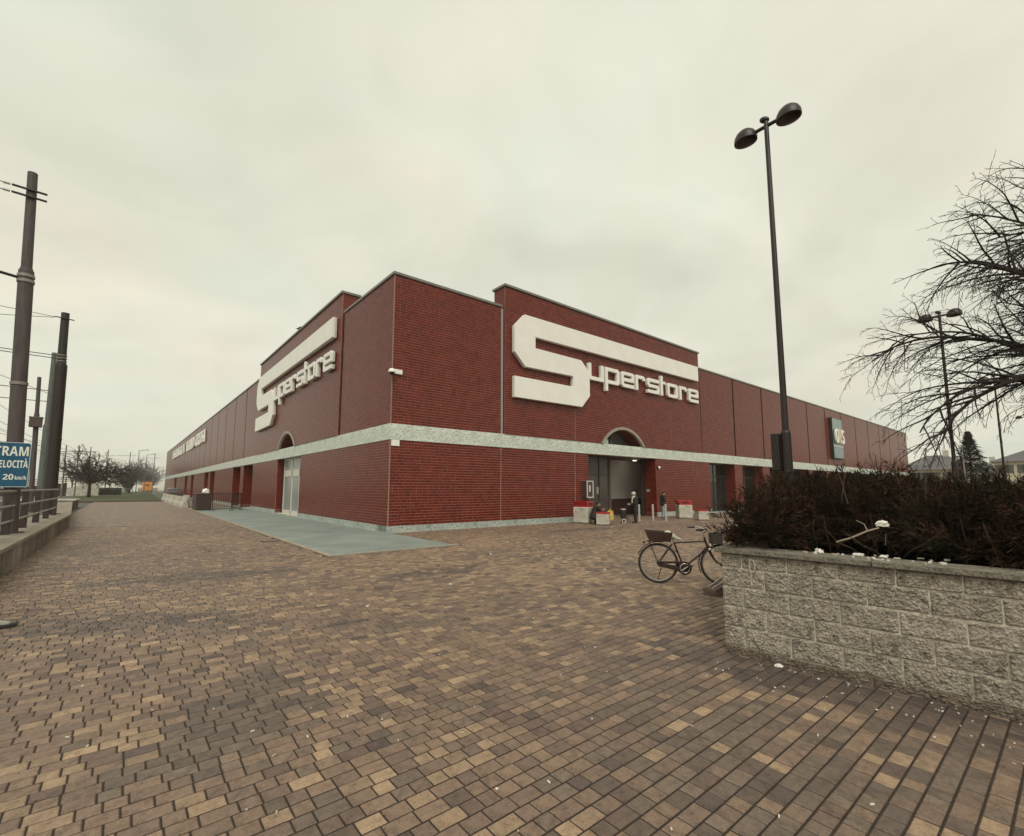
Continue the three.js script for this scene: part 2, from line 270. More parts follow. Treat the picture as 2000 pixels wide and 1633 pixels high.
function layBricks(F, s0, s1, y0, y1, hole) {
  const rows = Math.max(1, Math.round((y1 - y0) / 0.106)), h = (y1 - y0) / rows, out = [];
  for (let j = 0; j < rows; j++) {
    const yc = y0 + (j + 0.5) * h, cut = hole ? hole(yc) : null;
    const spans = cut ? [[s0, Math.min(s1, cut[0])], [Math.max(s0, cut[1]), s1]] : [[s0, s1]];
    for (const [a, b] of spans) {
      if (b - a < 0.04) continue;
      let s = a - (j % 2 ? 0.125 : 0) - 0.02 * rb();
      while (s < b) { const l = rb() < 0.16 ? 0.125 : 0.25, x0 = Math.max(a, s), x1 = Math.min(b, s + l); s += l; if (x1 - x0 > 0.03) out.push({ s: (x0 + x1) / 2, w: x1 - x0 - 0.011, y: yc, h: h - 0.016, t: Math.floor(rb() * 6), p: 0.006 + rb() * 0.002 }); }
    }
  }
  return out;
}
const basis = new THREE.Matrix4();
function brickMatrix(F, q, d0) { const c = at(F, q.s, q.y, d0 + q.p / 2 - 0.002); return basis.makeBasis(F.S.clone().multiplyScalar(q.w), V(0, q.h, 0), F.N.clone().multiplyScalar(q.p + 0.004)).setPosition(c).clone(); }
let brickCount = 0;
function brickPanel(F, s0, s1, y0, y1, o = {}) { // mortar wall with bricks proud of it
  const d = o.d ?? 0, back = o.back ?? -0.8;
  const w = mesh('wall_panel', o.geo ?? fbox(F, s0, s1, y0, y1, back, d - 0.03), brickPlain, store);
  if (!o.geo) mesh('mortar', fbox(F, s0 + 0.004, s1 - 0.004, y0 + 0.002, y1 - 0.002, d - 0.029, d - 0.006), M.mortar, w);
  let list = layBricks(F, s0, s1, y0, y1, o.hole);
  if (o.single) {
    const key = (q) => Math.hypot(q.s, (q.y - 1.4) * 1.2); list.sort((a, b) => key(a) - key(b));
    for (const q of list.slice(0, 300)) { const m = mesh('brick', brickGeo, brickMats[q.t], w); m.matrixAutoUpdate = true; brickMatrix(F, q, d - 0.006).decompose(m.position, m.quaternion, m.scale); }
    list = list.slice(300);
  }
  layInst(F, list, d - 0.006, w);
  return w;
}
function layInst(F, list, d0, parent) {
  if (!list.length) return;
  const im = new THREE.InstancedMesh(brickGeo, brickMat, list.length), col = new THREE.Color();
  list.forEach((q, i) => { im.setMatrixAt(i, brickMatrix(F, q, d0)); const c = BRICKS[q.t], k = 0.92 + 0.16 * rb(); im.setColorAt(i, col.setRGB(c[0] * k, c[1] * k, c[2] * k)); });
  im.name = 'brickwork'; im.userData.kind = 'stuff'; im.castShadow = im.receiveShadow = true; parent.add(im); brickCount += list.length;
}
function jamb(F, s, y0, y1, d0, d1, sign) { // bricks on the side of an opening that faces along sign * S
  const N = F.S.clone().multiplyScalar(sign), S = V(0, 1, 0).cross(N), O = at(F, s, 0, 0);
  const J = { S, N, O }; const e = [d0, d1].map((d) => F.N.clone().multiplyScalar(d).dot(S)).sort((a, b) => a - b);
  const g = part('jamb', store); layInst(J, layBricks(J, e[0] + 0.02, e[1] - 0.006, y0, y1), 0.0, g);
}
const BAND0 = 3.44, BAND1 = 4.04, TOP = 9.86, TALL = 10.9;
const arcs = { half: 1.95, rise: 1.0 }; arcs.R = (arcs.half ** 2 + arcs.rise ** 2) / (2 * arcs.rise); arcs.cy = BAND1 + arcs.rise - arcs.R;
function archHole(c) { return (y) => { const q = arcs.R ** 2 - (y - arcs.cy) ** 2; return y < BAND1 + arcs.rise && q > 0 ? [c - Math.sqrt(q), c + Math.sqrt(q)] : null; }; }
function extrudeOn(F, shape, d0, d1, seg = 18) { const g = new THREE.ExtrudeGeometry(shape, { depth: d1 - d0, bevelEnabled: false, curveSegments: seg }); g.applyMatrix4(new THREE.Matrix4().makeBasis(F.S, V(0, 1, 0), F.N).setPosition(at(F, 0, 0, d0))); return metricUV(g); }
function archShape(c, s0, s1, y1) { const s = new THREE.Shape(), a = Math.asin(arcs.half / arcs.R); s.moveTo(s0, BAND1); s.lineTo(c - arcs.half, BAND1); s.absarc(c, arcs.cy, arcs.R, Math.PI / 2 + a, Math.PI / 2 - a, true); s.lineTo(s1, BAND1); s.lineTo(s1, y1); s.lineTo(s0, y1); s.closePath(); return s; }
function archTrim(F, c, d) {
  const s = new THREE.Shape(), a = Math.asin(arcs.half / arcs.R), r2 = arcs.R - 0.13, a2 = Math.acos((BAND1 - arcs.cy) / r2);
  s.absarc(c, arcs.cy, arcs.R + 0.02, Math.PI / 2 + a, Math.PI / 2 - a, true); s.absarc(c, arcs.cy, r2, Math.PI / 2 - a2, Math.PI / 2 + a2, false); s.closePath();
  const w = part('arch_window', store); mesh('arch_trim', extrudeOn(F, s, d - 0.1, d + 0.05, 24), M.coping.clone(), w).material.color.setRGB(0.42, 0.38, 0.31);
  const q = new THREE.Shape(); q.absarc(c, arcs.cy, r2 + 0.06, Math.PI / 2 + a, Math.PI / 2 - a, true); q.closePath();
  mesh('pane', extrudeOn(F, q, d - 1.02, d - 1.0, 24), mat([0.42, 0.50, 0.49], 0.08, { metalness: 0.75 }), w);
  mesh('soffit', archSoffit(F, c, d), brickPlain, w);
  mesh('mullion', fbox(F, c - 0.03, c + 0.03, BAND1, BAND1 + 0.92, d - 0.995, d - 0.94), M.frameDark, w);
}
function archSoffit(F, c, d) { const b = new MB(), a = Math.asin(arcs.half / arcs.R), n = 20; let last; for (let k = 0; k <= n; k++) { const g = Math.PI / 2 + a - 2 * a * k / n, x = c + Math.cos(g) * (arcs.R - 0.015), y = arcs.cy + Math.sin(g) * (arcs.R - 0.015); const p = at(F, x, y, d - 0.1), q = at(F, x, y, d - 1.03), u = g * arcs.R, i = b.v(p.x, p.y, p.z, u, 0), j = b.v(q.x, q.y, q.z, u, 0.69); if (last) b.quad(last[0], last[1], j, i); last = [i, j]; } return b.geo(true); }
const sgn = (F, a, b) => (F === FL ? [-b, -a] : [a, b]);

function facade(F, length, bays, lower, doors) {
  const R = (a, b) => sgn(F, a, b);
  // dark backing behind the joints, and the parapet
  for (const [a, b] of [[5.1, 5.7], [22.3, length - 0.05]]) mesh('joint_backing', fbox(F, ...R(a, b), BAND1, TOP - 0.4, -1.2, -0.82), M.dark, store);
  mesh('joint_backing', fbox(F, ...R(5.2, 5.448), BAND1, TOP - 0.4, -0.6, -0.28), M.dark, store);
  brickPanel(F, ...R(0.036, 5.27), BAND1, TOP);
  { const [a, b] = R(5.45, 22.6), c = F === FL ? -14.25 : 14.06; brickPanel(F, a, b, BAND1, TALL, { d: 0.06, geo: extrudeOn(F, archShape(c, a, b, TALL), -0.74, 0.03), hole: archHole(c) }); mesh('mortar', extrudeOn(F, archShape(c, a + 0.004, b - 0.004, TALL - 0.002), 0.031, 0.054), M.mortar, store); archTrim(F, c, 0.06); }
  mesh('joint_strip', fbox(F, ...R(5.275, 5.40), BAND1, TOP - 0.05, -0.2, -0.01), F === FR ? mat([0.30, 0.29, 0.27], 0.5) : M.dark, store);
  mesh('coping', fbox(F, ...R(F === FL ? 0.86 : -0.05, 5.3), TOP, TOP + 0.1, -0.86, 0.05), M.coping, store);
  mesh('coping', fbox(F, ...R(5.38, 22.67), TALL, TALL + 0.1, -0.82, 0.13), M.coping, store);
  for (let k = 0; k < bays; k++) {
    const a = 22.65 + 5 * k, e = k === bays - 1 ? 0 : 0.11;
    brickPanel(F, ...R(a + (k ? 0.11 : 0.16), a + 5 - e), BAND1, TOP);
    mesh('joint_strip', fbox(F, ...R(a - (k ? 0.105 : 0.04), a + (k ? 0.105 : 0.155)), BAND1, TOP - 0.02, -0.27, -0.012), M.dark, store);  // near-flush dark strip: shade of a deep groove put into its colour
    mesh('coping', fbox(F, ...R(a + (k ? 0.003 : 0.05), a + 5), TOP, TOP + 0.1, -0.86, 0.05), M.coping, store);
  }
  lower.forEach(([a, b], k) => brickPanel(F, ...R(k ? a : 0.036, b), 0.25, BAND0, { single: k === 0 && F === FR, back: -0.8 }));
  lower.forEach(([a, b], k) => { for (let s = a; s < b - 0.01; s += 2.5) mesh('plinth_slab', fbox(F, ...R(s === 0 && F === FL ? 0.03 : s === 0 ? -0.03 : s, Math.min(b, s + 2.5) - 0.006), -0.03, 0.25, -0.8, 0.03), M.graniteDark, store); });
  for (let s = 0; s < length - 0.01; s += 2.45) mesh('band_slab', fbox(F, ...R(s === 0 ? (F === FL ? 0.3 : -0.025) : s, Math.min(length, s + 2.45) - 0.007), BAND0, BAND1, -0.3, 0.025), M.granite, store);
  // slab above the ground floor rooms
  mesh('lintel', fbox(F, ...R(0.05, length - 0.05), BAND0 + 0.004, BAND1 - 0.004, -0.79, -0.302), M.mortar, store);
  doors.forEach(([a, b]) => shopWindow(F, a, b));
}
function shopWindow(F, a, b) {
  const R = (p, q) => sgn(F, p, q), farS = F === FL ? -b : b;
  jamb(F, farS, 0.02, BAND0, -0.8, 0, F === FL ? 1 : -1);
  const w = part('window', store), fr = [];
  for (const s of [a + 0.04, (a + b) / 2, b - 0.04]) fr.push(fbox(F, ...R(s - 0.04, s + 0.04), 0.06, 3.36, -0.78, -0.70));
  for (const y of [0.06, 2.5, 3.36]) fr.push(fbox(F, ...R(a + 0.0, b - 0.0), y, y + 0.07, -0.775, -0.705));
  mesh('frame', merge(fr), M.frameDark, w);
  mesh('pane', fbox(F, ...R(a + 0.06, b - 0.06), 0.1, 3.38, -0.745, -0.735), M.glassDark, w);
  mesh('threshold', fbox(F, ...R(a, b), -0.03, 0.03, -0.82, 0.01), M.graniteDark, w);
}
const rightOpen = [[23.7, 27.4], [28.6, 32.2]], rightSolid = [[0, 11.1], [17.2, 23.7], [27.4, 28.6], [32.2, 33.45]];
for (let k = 0; k < 9; k++) { const c = 37.75 + 4.97 * k; rightOpen.push([c - 4.3, c - 0.6]); rightSolid.push([c - 0.6, c + (k === 8 ? 5.15 : 0.6)]); }
facade(FR, 82.65, 12, rightSolid, rightOpen);
const leftSolid = [[0, 11.3], [16.4, 23.7], [27.4, 28.6], [32.2, 43], [46.6, 47.9], [51.5, 62.6], [66, 71], [75, 90], [95, 122.65]];
facade(FL, 122.65, 20, leftSolid, [[23.7, 27.4], [28.6, 32.2], [43, 46.6], [47.9, 51.5], [62.6, 66], [71, 75], [90, 95]]);
console.log('bricks', brickCount);
mesh('corner_trim', boxG(-0.006, 0.03, 0.25, BAND0, -0.03, 0.006), mat([0.30, 0.17, 0.13], 0.6), store);
mesh('corner_trim', boxG(-0.006, 0.03, BAND1, TOP, -0.03, 0.006), mat([0.30, 0.17, 0.13], 0.6), store);
for (const s of [5.28, 10.07]) mesh('movement_joint', boxG(s - 0.012, s + 0.012, 0.25, BAND0, -0.02, 0.004), mat([0.42, 0.28, 0.22], 0.8), store);
mesh('movement_joint', boxG(10.06, 10.08, BAND1, 5.6, 0.04, 0.064), mat([0.36, 0.22, 0.17], 0.8), store);
mesh('movement_joint', boxG(18.9, 18.92, BAND1, 7.2, 0.04, 0.064), mat([0.30, 0.17, 0.13], 0.8), store);
mesh('roof', boxG(0.86, 82.6, 9.1, 9.3, -122.6, -0.86), mat([0.2, 0.19, 0.17], 0.9), store);
mesh('back_wall', boxG(82.0, 82.64, 0, 9.85, -122.6, -0.81), M.mortar, store);
mesh('back_wall', boxG(0.9, 81.9, 0, 9.85, -122.64, -122.0), M.mortar, store);
mesh('ceiling', boxG(0.81, 81.9, BAND0 + 0.01, BAND0 + 0.1, -121.9, -0.81), M.inside, store);
mesh('floor', boxG(0.05, 81.9, -0.05, -0.005, -121.9, -0.05), M.inside, store);
// entrance lobby on the long side with the large sign
{
  jamb(FR, 17.2, 0.0, BAND0, -0.82, 0, -1);
  const L = part('entrance', store);
  mesh('lobby_wall', boxG(13.6, 22, 1.0, BAND0, -2.75, -2.6), M.plaster, L);
  mesh('dado', boxG(13.6, 22, 0, 0.996, -2.75, -2.595), M.dado, L);
  mesh('lobby_side', boxG(21.9, 22.05, 0, BAND0, -2.59, -0.82), M.dado, L);
  mesh('lobby_side', boxG(13.95, 14.13, 0, BAND0, -2.59, -0.95), mat([0.08, 0.05, 0.042], 0.6), L);
  mesh('jamb_post', boxG(16.96, 17.18, 0.0, BAND0, -0.93, -0.83), M.frameDark, L);
  mesh('door_panel', boxG(11.15, 14.1, 2.45, 3.42, -1.06, -1.0), mat([0.075, 0.058, 0.05], 0.35), L);
  for (const [a, b] of [[11.15, 12.1], [12.16, 13.1], [13.16, 14.1]]) mesh('door_leaf', boxG(a, b, 0.03, 2.4, -1.05, -1.01), mat([0.07, 0.057, 0.05], 0.2), L);
  for (const x of [11.12, 12.13, 13.13, 14.1]) mesh('mullion', boxG(x - 0.03, x + 0.03, 0.02, 3.43, -1.09, -0.96), M.frameDark, L);
  mesh('rail', boxG(11.1, 14.12, 2.4, 2.46, -1.085, -0.965), M.frameDark, L);
  mesh('notice', boxG(12.9, 13.08, 1.35, 1.72, -1.0, -0.99), mat([0.3, 0.29, 0.26], 0.7), L);
  mesh('wall_box', boxG(14.95, 15.15, 1.5, 1.68, -2.59, -2.55), M.black, L);
  mesh('notice', boxG(17.18, 17.19, 1.45, 1.6, -0.7, -0.45), mat([0.35, 0.33, 0.3], 0.7), L);
  const lampMat = mat([0.9, 0.88, 0.8], 0.5); lampMat.emissive.setRGB(1, 0.93, 0.78); lampMat.emissiveIntensity = 0.9;
  const g = new THREE.CylinderGeometry(0.12, 0.14, 0.05, 20); g.translate(17.5, BAND0 - 0.035, -1.7); mesh('ceiling_lamp', g, lampMat, L);
  const pl = new THREE.PointLight(new THREE.Color().setRGB(1, 0.9, 0.75), 0.2); pl.position.set(17.5, BAND0 - 0.16, -1.7); pl.castShadow = true; scene.add(pl);
}
// glazed double door under the arch on the side wall
{
  jamb(FL, -16.4, 0.02, BAND0, -0.8, 0, 1);
  const D = part('side_door', store), x = 0.34;
  const bx = (z0, z1, y0, y1, w = 0.07) => boxG(x, x + w, y0, y1, -z1, -z0);
  for (const [a, b] of [[11.32, 11.44], [12.5, 12.6], [14.08, 14.2], [15.9, 16.0]]) mesh('mullion', bx(a, b, 0.02, 3.42, 0.1), M.frame, D);
  for (const [y0, y1, w] of [[0.02, 0.26, 0.08], [2.32, 2.72, 0.085], [3.34, 3.42, 0.08]]) mesh('rail', bx(11.44, 15.9, y0, y1, w), M.frame, D);
  for (const [a, b] of [[11.44, 12.5], [12.6, 14.08], [14.2, 15.9]]) { mesh('pane', boxG(x + 0.03, x + 0.045, 0.26, 2.32, -b, -a), M.frosted, D); mesh('pane', boxG(x + 0.03, x + 0.045, 2.72, 3.34, -b, -a), M.frosted, D); }
  mesh('side_panel', bx(16.0, 16.4, 0.02, 3.42, 0.04), M.frameDark, D);
  mesh('threshold', boxG(-0.02, 0.8, -0.02, 0.05, -16.4, -11.3), M.concretePale, D);
}
// ------------------------------------------------------------------ signs on the store
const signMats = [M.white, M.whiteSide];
function plate(F, pts, d0, d1, holes = []) {
  const s = new THREE.Shape(pts.map(([a, b]) => new THREE.Vector2(a, b))); for (const h of holes) s.holes.push(new THREE.Path(h.map(([a, b]) => new THREE.Vector2(a, b))));
  const g = new THREE.ExtrudeGeometry(s, { depth: d1 - d0 - 0.02, bevelEnabled: true, bevelThickness: 0.01, bevelSize: 0.008, bevelSegments: 1, curveSegments: 6 });
  g.applyMatrix4(new THREE.Matrix4().makeBasis(F.S, V(0, 1, 0), F.N).setPosition(at(F, 0, 0, d0 + 0.01))); return g;
}
const BIG_S = [[0.62, 3.97], [16.25, 4.08], [16.25, 3.1], [1.28, 3.03], [1.28, 2.48], [4.5, 2.46], [5.12, 1.92], [5.12, 0.68], [4.52, 0.04], [0, 0], [0, 0.96], [3.88, 0.99], [3.88, 1.54], [0.65, 1.5], [0, 2.1], [0, 3.32]];
// squared letters on a unit box: outlines with cut corners, w wide and 1 high
const LETTERS = {
  u: (w, t, c) => [[[0, 1], [0, c], [c, 0], [w, 0], [w, 1], [w - t, 1], [w - t, t], [t + c * 0.4, t], [t, t + c * 0.4], [t, 1]]],
  p: (w, t, c) => [[[0, 1], [0, -0.48], [t, -0.48], [t, 0], [w - c, 0], [w, c], [w, 1 - c], [w - c, 1]], [[t, 1 - t], [w - t, 1 - t], [w - t, t], [t, t]]],
  e: (w, t, c) => [[[c, 1], [w - c, 1], [w, 1 - c], [w, 0.40], [t, 0.40], [t, t], [w, t], [w, 0], [c, 0], [0, c], [0, 1 - c]], [[t, 0.60], [w - t, 0.60], [w - t, 1 - t * 0.9], [t, 1 - t * 0.9]]],
  r: (w, t, c) => [[[0, 1], [0, 0], [t, 0], [t, 1 - t], [w - t, 1 - t], [w - t, 0.7], [w, 0.7], [w, 1 - c], [w - c, 1]]],
  s: (w, t, c) => [[[c, 1], [w, 1], [w, 1 - t], [t, 1 - t], [t, 0.6], [w - c, 0.6], [w, 0.6 - c], [w, c], [w - c, 0], [0, 0], [0, t], [w - t, t], [w - t, 0.4], [c, 0.4], [0, 0.4 + c], [0, 1 - c]]],
  t: (w, t, c) => [[[0, 1.38], [0, 0], [t, 0], [t, 1 - t * 0.8], [w, 1 - t * 0.8], [w, 1], [t, 1], [t, 1.38]]],
  o: (w, t, c) => [[[c, 1], [w - c, 1], [w, 1 - c], [w, c], [w - c, 0], [c, 0], [0, c], [0, 1 - c]], [[t, t], [w - t, t], [w - t, 1 - t], [t, 1 - t]]],
};
const WORD = [['u', 5.1, 1.2], ['p', 6.46, 1.2], ['e', 7.88, 1.15], ['r', 9.22, 0.88], ['s', 10.38, 1.2], ['t', 11.78, 0.5], ['o', 12.52, 1.12], ['r', 13.9, 0.84], ['e', 15.02, 1.18]];
function storeSign(F, s0, label) {
  const y0 = 5.74, G = thing('facade_sign', label, 'sign', [0, 0, 0], 0, 'white cut-corner store signs on the tall walls');
  const mk = (name, pts, holes, d0, d1) => mesh(name, plate(F, pts, d0, d1, holes), M.white, G);
  const off = (q) => q.map(([a, b]) => [s0 + a, y0 + b]);
  const big = mk('initial_letter', off(BIG_S), [], 0.165, 0.30);
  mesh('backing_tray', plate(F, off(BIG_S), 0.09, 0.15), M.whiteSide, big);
  for (const [ch, x, w] of WORD) {
    const H = 0.88, [outer, hole] = LETTERS[ch](w / H, 0.215, 0.13), tr = (q) => q.map(([a, b]) => [s0 + x + a * H, y0 + 1.58 + b * H]);
    const m = mk('letter', tr(outer), hole ? [tr(hole)] : [], 0.17, 0.29);
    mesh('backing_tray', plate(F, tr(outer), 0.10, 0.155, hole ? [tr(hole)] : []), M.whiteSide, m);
  }
  const st = []; for (const [a, b] of [[1, 3.5], [5, 3.5], [9, 3.55], [13, 3.55], [2, 0.5], [4.5, 1.2], [2.5, 2]]) st.push(cylG(at(F, s0 + a, y0 + b, 0.05), at(F, s0 + a, y0 + b, 0.12), 0.03, 0.03, 8)); mesh('bracket', merge(st), M.steel, G);
}
storeSign(FR, 5.84, 'large white cut-corner lettering on the wall above the main entrance');
storeSign(FL, -22.25, 'large white cut-corner lettering seen at an angle on the side wall');
const font = await new FontLoader().loadAsync('fonts/droid/droid_sans_bold.typeface.json');
function textG(str, h, depth, width) { const g = new TextGeometry(str, { font, size: h, depth, curveSegments: 4, bevelEnabled: false }); g.computeBoundingBox(); const b = g.boundingBox; g.translate(-b.min.x, -b.min.y, 0); g.scale(width / (b.max.x - b.min.x), h / (b.max.y - b.min.y), 1); return g; }
const onto = (F, s, y, d) => new THREE.Matrix4().makeBasis(F.S, V(0, 1, 0), F.N).setPosition(at(F, s, y, d));
{
  const G = thing('lettering_sign', 'long row of white block letters far along the side wall', 'sign');
  for (const [str, s0, s1] of [['ESSELUNGA DI', -101.4, -76.2], ['MILANO', -74.4, -63.6], ['CERTOSA', -62.2, -52]]) {
    const w = part('word', G), n = str.length, tot = s1 - s0;
    [...str].forEach((ch, k) => { if (ch === ' ') return; const g = textG(ch, 1.62, 0.12, tot / n * (ch === 'I' ? 0.35 : 0.86)); g.applyMatrix4(onto(FL, s0 + tot * k / n, 7.28, 0.1)); mesh('letter', g, M.white, w); });
  }
}
{
  const G = thing('panel_sign', 'tall blue-green panel with three raised letters on the long wing', 'sign');
  mesh('panel', boxG(48.7, 51.8, 4.85, 8.95, 0.06, 0.28), mat([0.17, 0.245, 0.24], 0.25), G);
  mesh('edge_frame', merge([boxG(48.6, 48.69, 4.78, 9.0, 0.02, 0.32), boxG(48.7, 51.85, 4.76, 4.84, 0.02, 0.32)]), M.black, G);
  let x = 48.95; for (const [ch, w] of [['O', 0.98], ['V', 0.86], ['S', 0.82]]) { const g = textG(ch, 1.5, 0.16, w); g.applyMatrix4(onto(FR, x, 6.35, 0.36)); mesh('letter', g, ch === 'V' ? mat([0.78, 0.60, 0.42], 0.4) : M.white, G); const q = textG(ch, 1.5, 0.08, w); q.applyMatrix4(onto(FR, x, 6.35, 0.281)); mesh('letter_back', q, M.black, G); x += w + 0.02; }
  mesh('divider', boxG(48.75, 51.75, 6.0, 6.12, 0.282, 0.31), M.whiteSide, G);
  mesh('lower_panel', boxG(48.95, 51.6, 4.98, 5.95, 0.282, 0.295), mat([0.13, 0.20, 0.23], 0.2), G);
}
// ------------------------------------------------------------------ small fittings on the store
{
  const G = thing('security_camera', 'white dome security camera on the upper brick corner of the store', 'camera', [0, 5.95, 0]);
  mesh('mount_box', (() => { const g = rboxG(0.34, 0.18, 0.10, 0.02); g.translate(0.22, 0.06, 0.06); return g; })(), M.white, G);
  mesh('arm', cylG(V(0.1, 0.08, 0.06), V(-0.08, 0.06, 0.16), 0.035), M.white, G);
  mesh('housing', (() => { const g = lathe([[0, 0.12], [0.08, 0.11], [0.125, 0.05], [0.13, -0.02], [0.115, -0.03]], 18); g.translate(-0.1, 0.0, 0.2); return g; })(), M.white, G);
  mesh('dome', (() => { const g = new THREE.SphereGeometry(0.105, 16, 10, 0, Math.PI * 2, Math.PI / 2, Math.PI / 2); g.translate(-0.1, -0.03, 0.2); return g; })(), M.glassDark, G);
  const p = thing('wall_plate', 'blank white rectangular plate under the granite band at the corner', 'sign', [0.21, 3.315, 0]);
  mesh('plate', (() => { const g = rboxG(0.33, 0.23, 0.03, 0.008); g.translate(0, 0, 0.018); return g; })(), M.white, p);
  const bx = thing('display_case', 'wall-mounted dark poster case beside the entrance', 'display case', [10.80, 1.18, 0]);
  mesh('case', (() => { const g = rboxG(0.46, 0.84, 0.34, 0.02); g.translate(0, 0.42, 0.16); return g; })(), mat([0.07, 0.045, 0.04], 0.5), bx);
  mesh('frame', merge([boxG(-0.24, 0.24, 0.80, 0.85, 0.32, 0.36), boxG(-0.24, 0.24, -0.01, 0.04, 0.32, 0.36), boxG(-0.24, -0.20, 0.04, 0.80, 0.32, 0.36), boxG(0.20, 0.24, 0.04, 0.80, 0.32, 0.36)]), M.frame, bx);
  mesh('poster', boxG(-0.07, 0.04, 0.3, 0.62, 0.332, 0.336), mat([0.6, 0.58, 0.54], 0.6), bx);
  const hn = thing('wall_lamp', 'small round lamp high on the brick right of the entrance', 'lamp', [17.42, 2.9, 0]);
  mesh('base', (() => { const g = new THREE.CylinderGeometry(0.11, 0.12, 0.06, 16); g.rotateX(Math.PI / 2); g.translate(0, 0, 0.03); return g; })(), M.black, hn);
  mesh('bulb_cover', (() => { const g = new THREE.SphereGeometry(0.09, 14, 10); g.scale(1, 1, 0.7); g.translate(0, 0, 0.09); return g; })(), M.white, hn);
  const bd = thing('pigeon', 'dark bird perched on the tall side wall parapet', 'bird', [-0.02, TALL + 0.1, -12.8], 0.6);
  const b = new MB(); b.tube([V(-0.26, 0.06, 0), V(-0.12, 0.1, 0), V(0.02, 0.17, 0), V(0.12, 0.25, 0), V(0.16, 0.3, 0), V(0.2, 0.31, 0), V(0.25, 0.29, 0)], (t) => [0.015, 0.05, 0.085, 0.07, 0.045, 0.04, 0.005][Math.round(t * 6)], 0, 10); b.build('body', M.black, bd);
  mesh('leg', cylG(V(0, 0, 0.03), V(0.01, 0.12, 0.03), 0.008), M.red, bd); mesh('leg', cylG(V(0, 0, -0.03), V(0.01, 0.12, -0.03), 0.008), M.red, bd);
}
// ------------------------------------------------------------------ bollards and concrete bins by the entrance
{
  const spots = [[13.05, 1.63, 'white steel bollard nearest the woman with the hat'], [13.89, 1.88, 'white steel bollard midway between the two standing people'], [14.72, 2.1, 'white steel bollard right in front of the man in jeans']];
  const B = thing('bollard', spots[0][2], 'bollard', [spots[0][0], 0, spots[0][1]], 0, 'white bollards before the entrance');
  mesh('post', lathe([[0.055, 0], [0.055, 0.81], [0.045, 0.83], [0.0, 0.835]], 18), mat([0.44, 0.41, 0.37], 0.5), B);
  mesh('base_ring', lathe([[0.12, 0], [0.12, 0.012], [0.08, 0.022], [0.075, 0.022]], 18), M.steel, B);
  for (const s of spots.slice(1)) copyOf(B, s[2], [s[0], 0, s[1]]);
  function bin(x, z, turn, w, h, lidH, label, tint) {
    const G = thing('concrete_bin', label, 'bin', [x, 0, z], turn, 'concrete bins with red tops by the entrance');
    mesh('body', (() => { const g = rboxG(w, h - 0.03, w, 0.035, 3); g.translate(0, h / 2 + 0.02, 0); return g; })(), tint ?? M.concretePale, G);
    mesh('foot', boxG(-w / 2 + 0.05, w / 2 - 0.05, 0, 0.045, -w / 2 + 0.05, w / 2 - 0.05), M.concrete, G);
    if (lidH > 0.1) {
      const s = new THREE.Shape(), q = w / 2; s.moveTo(-q * 0.72, 0); s.lineTo(-q * 1.12, lidH); s.lineTo(q * 1.08, lidH * 0.93); s.lineTo(q * 0.8, 0); s.closePath();
      const g = new THREE.ExtrudeGeometry(s, { depth: w * 0.92, bevelEnabled: true, bevelSize: 0.015, bevelThickness: 0.015, bevelSegments: 2 }); g.translate(0, h, -w * 0.46); mesh('lid', metricUV(g), M.red, G);
      mesh('opening', boxG(-q * 0.5, q * 0.5, h + lidH * 0.35, h + lidH * 0.75, w * 0.475, w * 0.482), M.black, G);
    } else {
      mesh('rim', merge([boxG(-w / 2 - 0.01, w / 2 + 0.01, h - 0.01, h + lidH, -w / 2 - 0.01, -w / 2 + 0.05), boxG(-w / 2 - 0.01, w / 2 + 0.01, h - 0.01, h + lidH, w / 2 - 0.05, w / 2 + 0.01), boxG(-w / 2 - 0.01, -w / 2 + 0.05, h - 0.01, h + lidH, -w / 2 + 0.05, w / 2 - 0.05), boxG(w / 2 - 0.05, w / 2 + 0.01, h - 0.01, h + lidH, -w / 2 + 0.05, w / 2 - 0.05)]), M.red, G);
      mesh('soil', boxG(-w / 2 + 0.05, w / 2 - 0.05, h - 0.02, h + lidH * 0.5, -w / 2 + 0.05, w / 2 - 0.05), M.dark, G);
    }
  }
  bin(9.62, 0.92, 0.30, 0.74, 0.76, 0.27, 'tall concrete bin with red hopper lid under the wall poster case');
  bin(9.36, 2.3, 0.55, 0.56, 0.53, 0.05, 'low concrete cube with red rim in front of the crouching person');
  bin(16.95, 1.85, -0.75, 0.72, 0.75, 0.23, 'tall concrete bin with red hopper lid right of the man in jeans');
  bin(16.18, 3.28, 0.95, 0.55, 0.50, 0.05, 'low concrete cube with red rim nearest the bicycle');
}
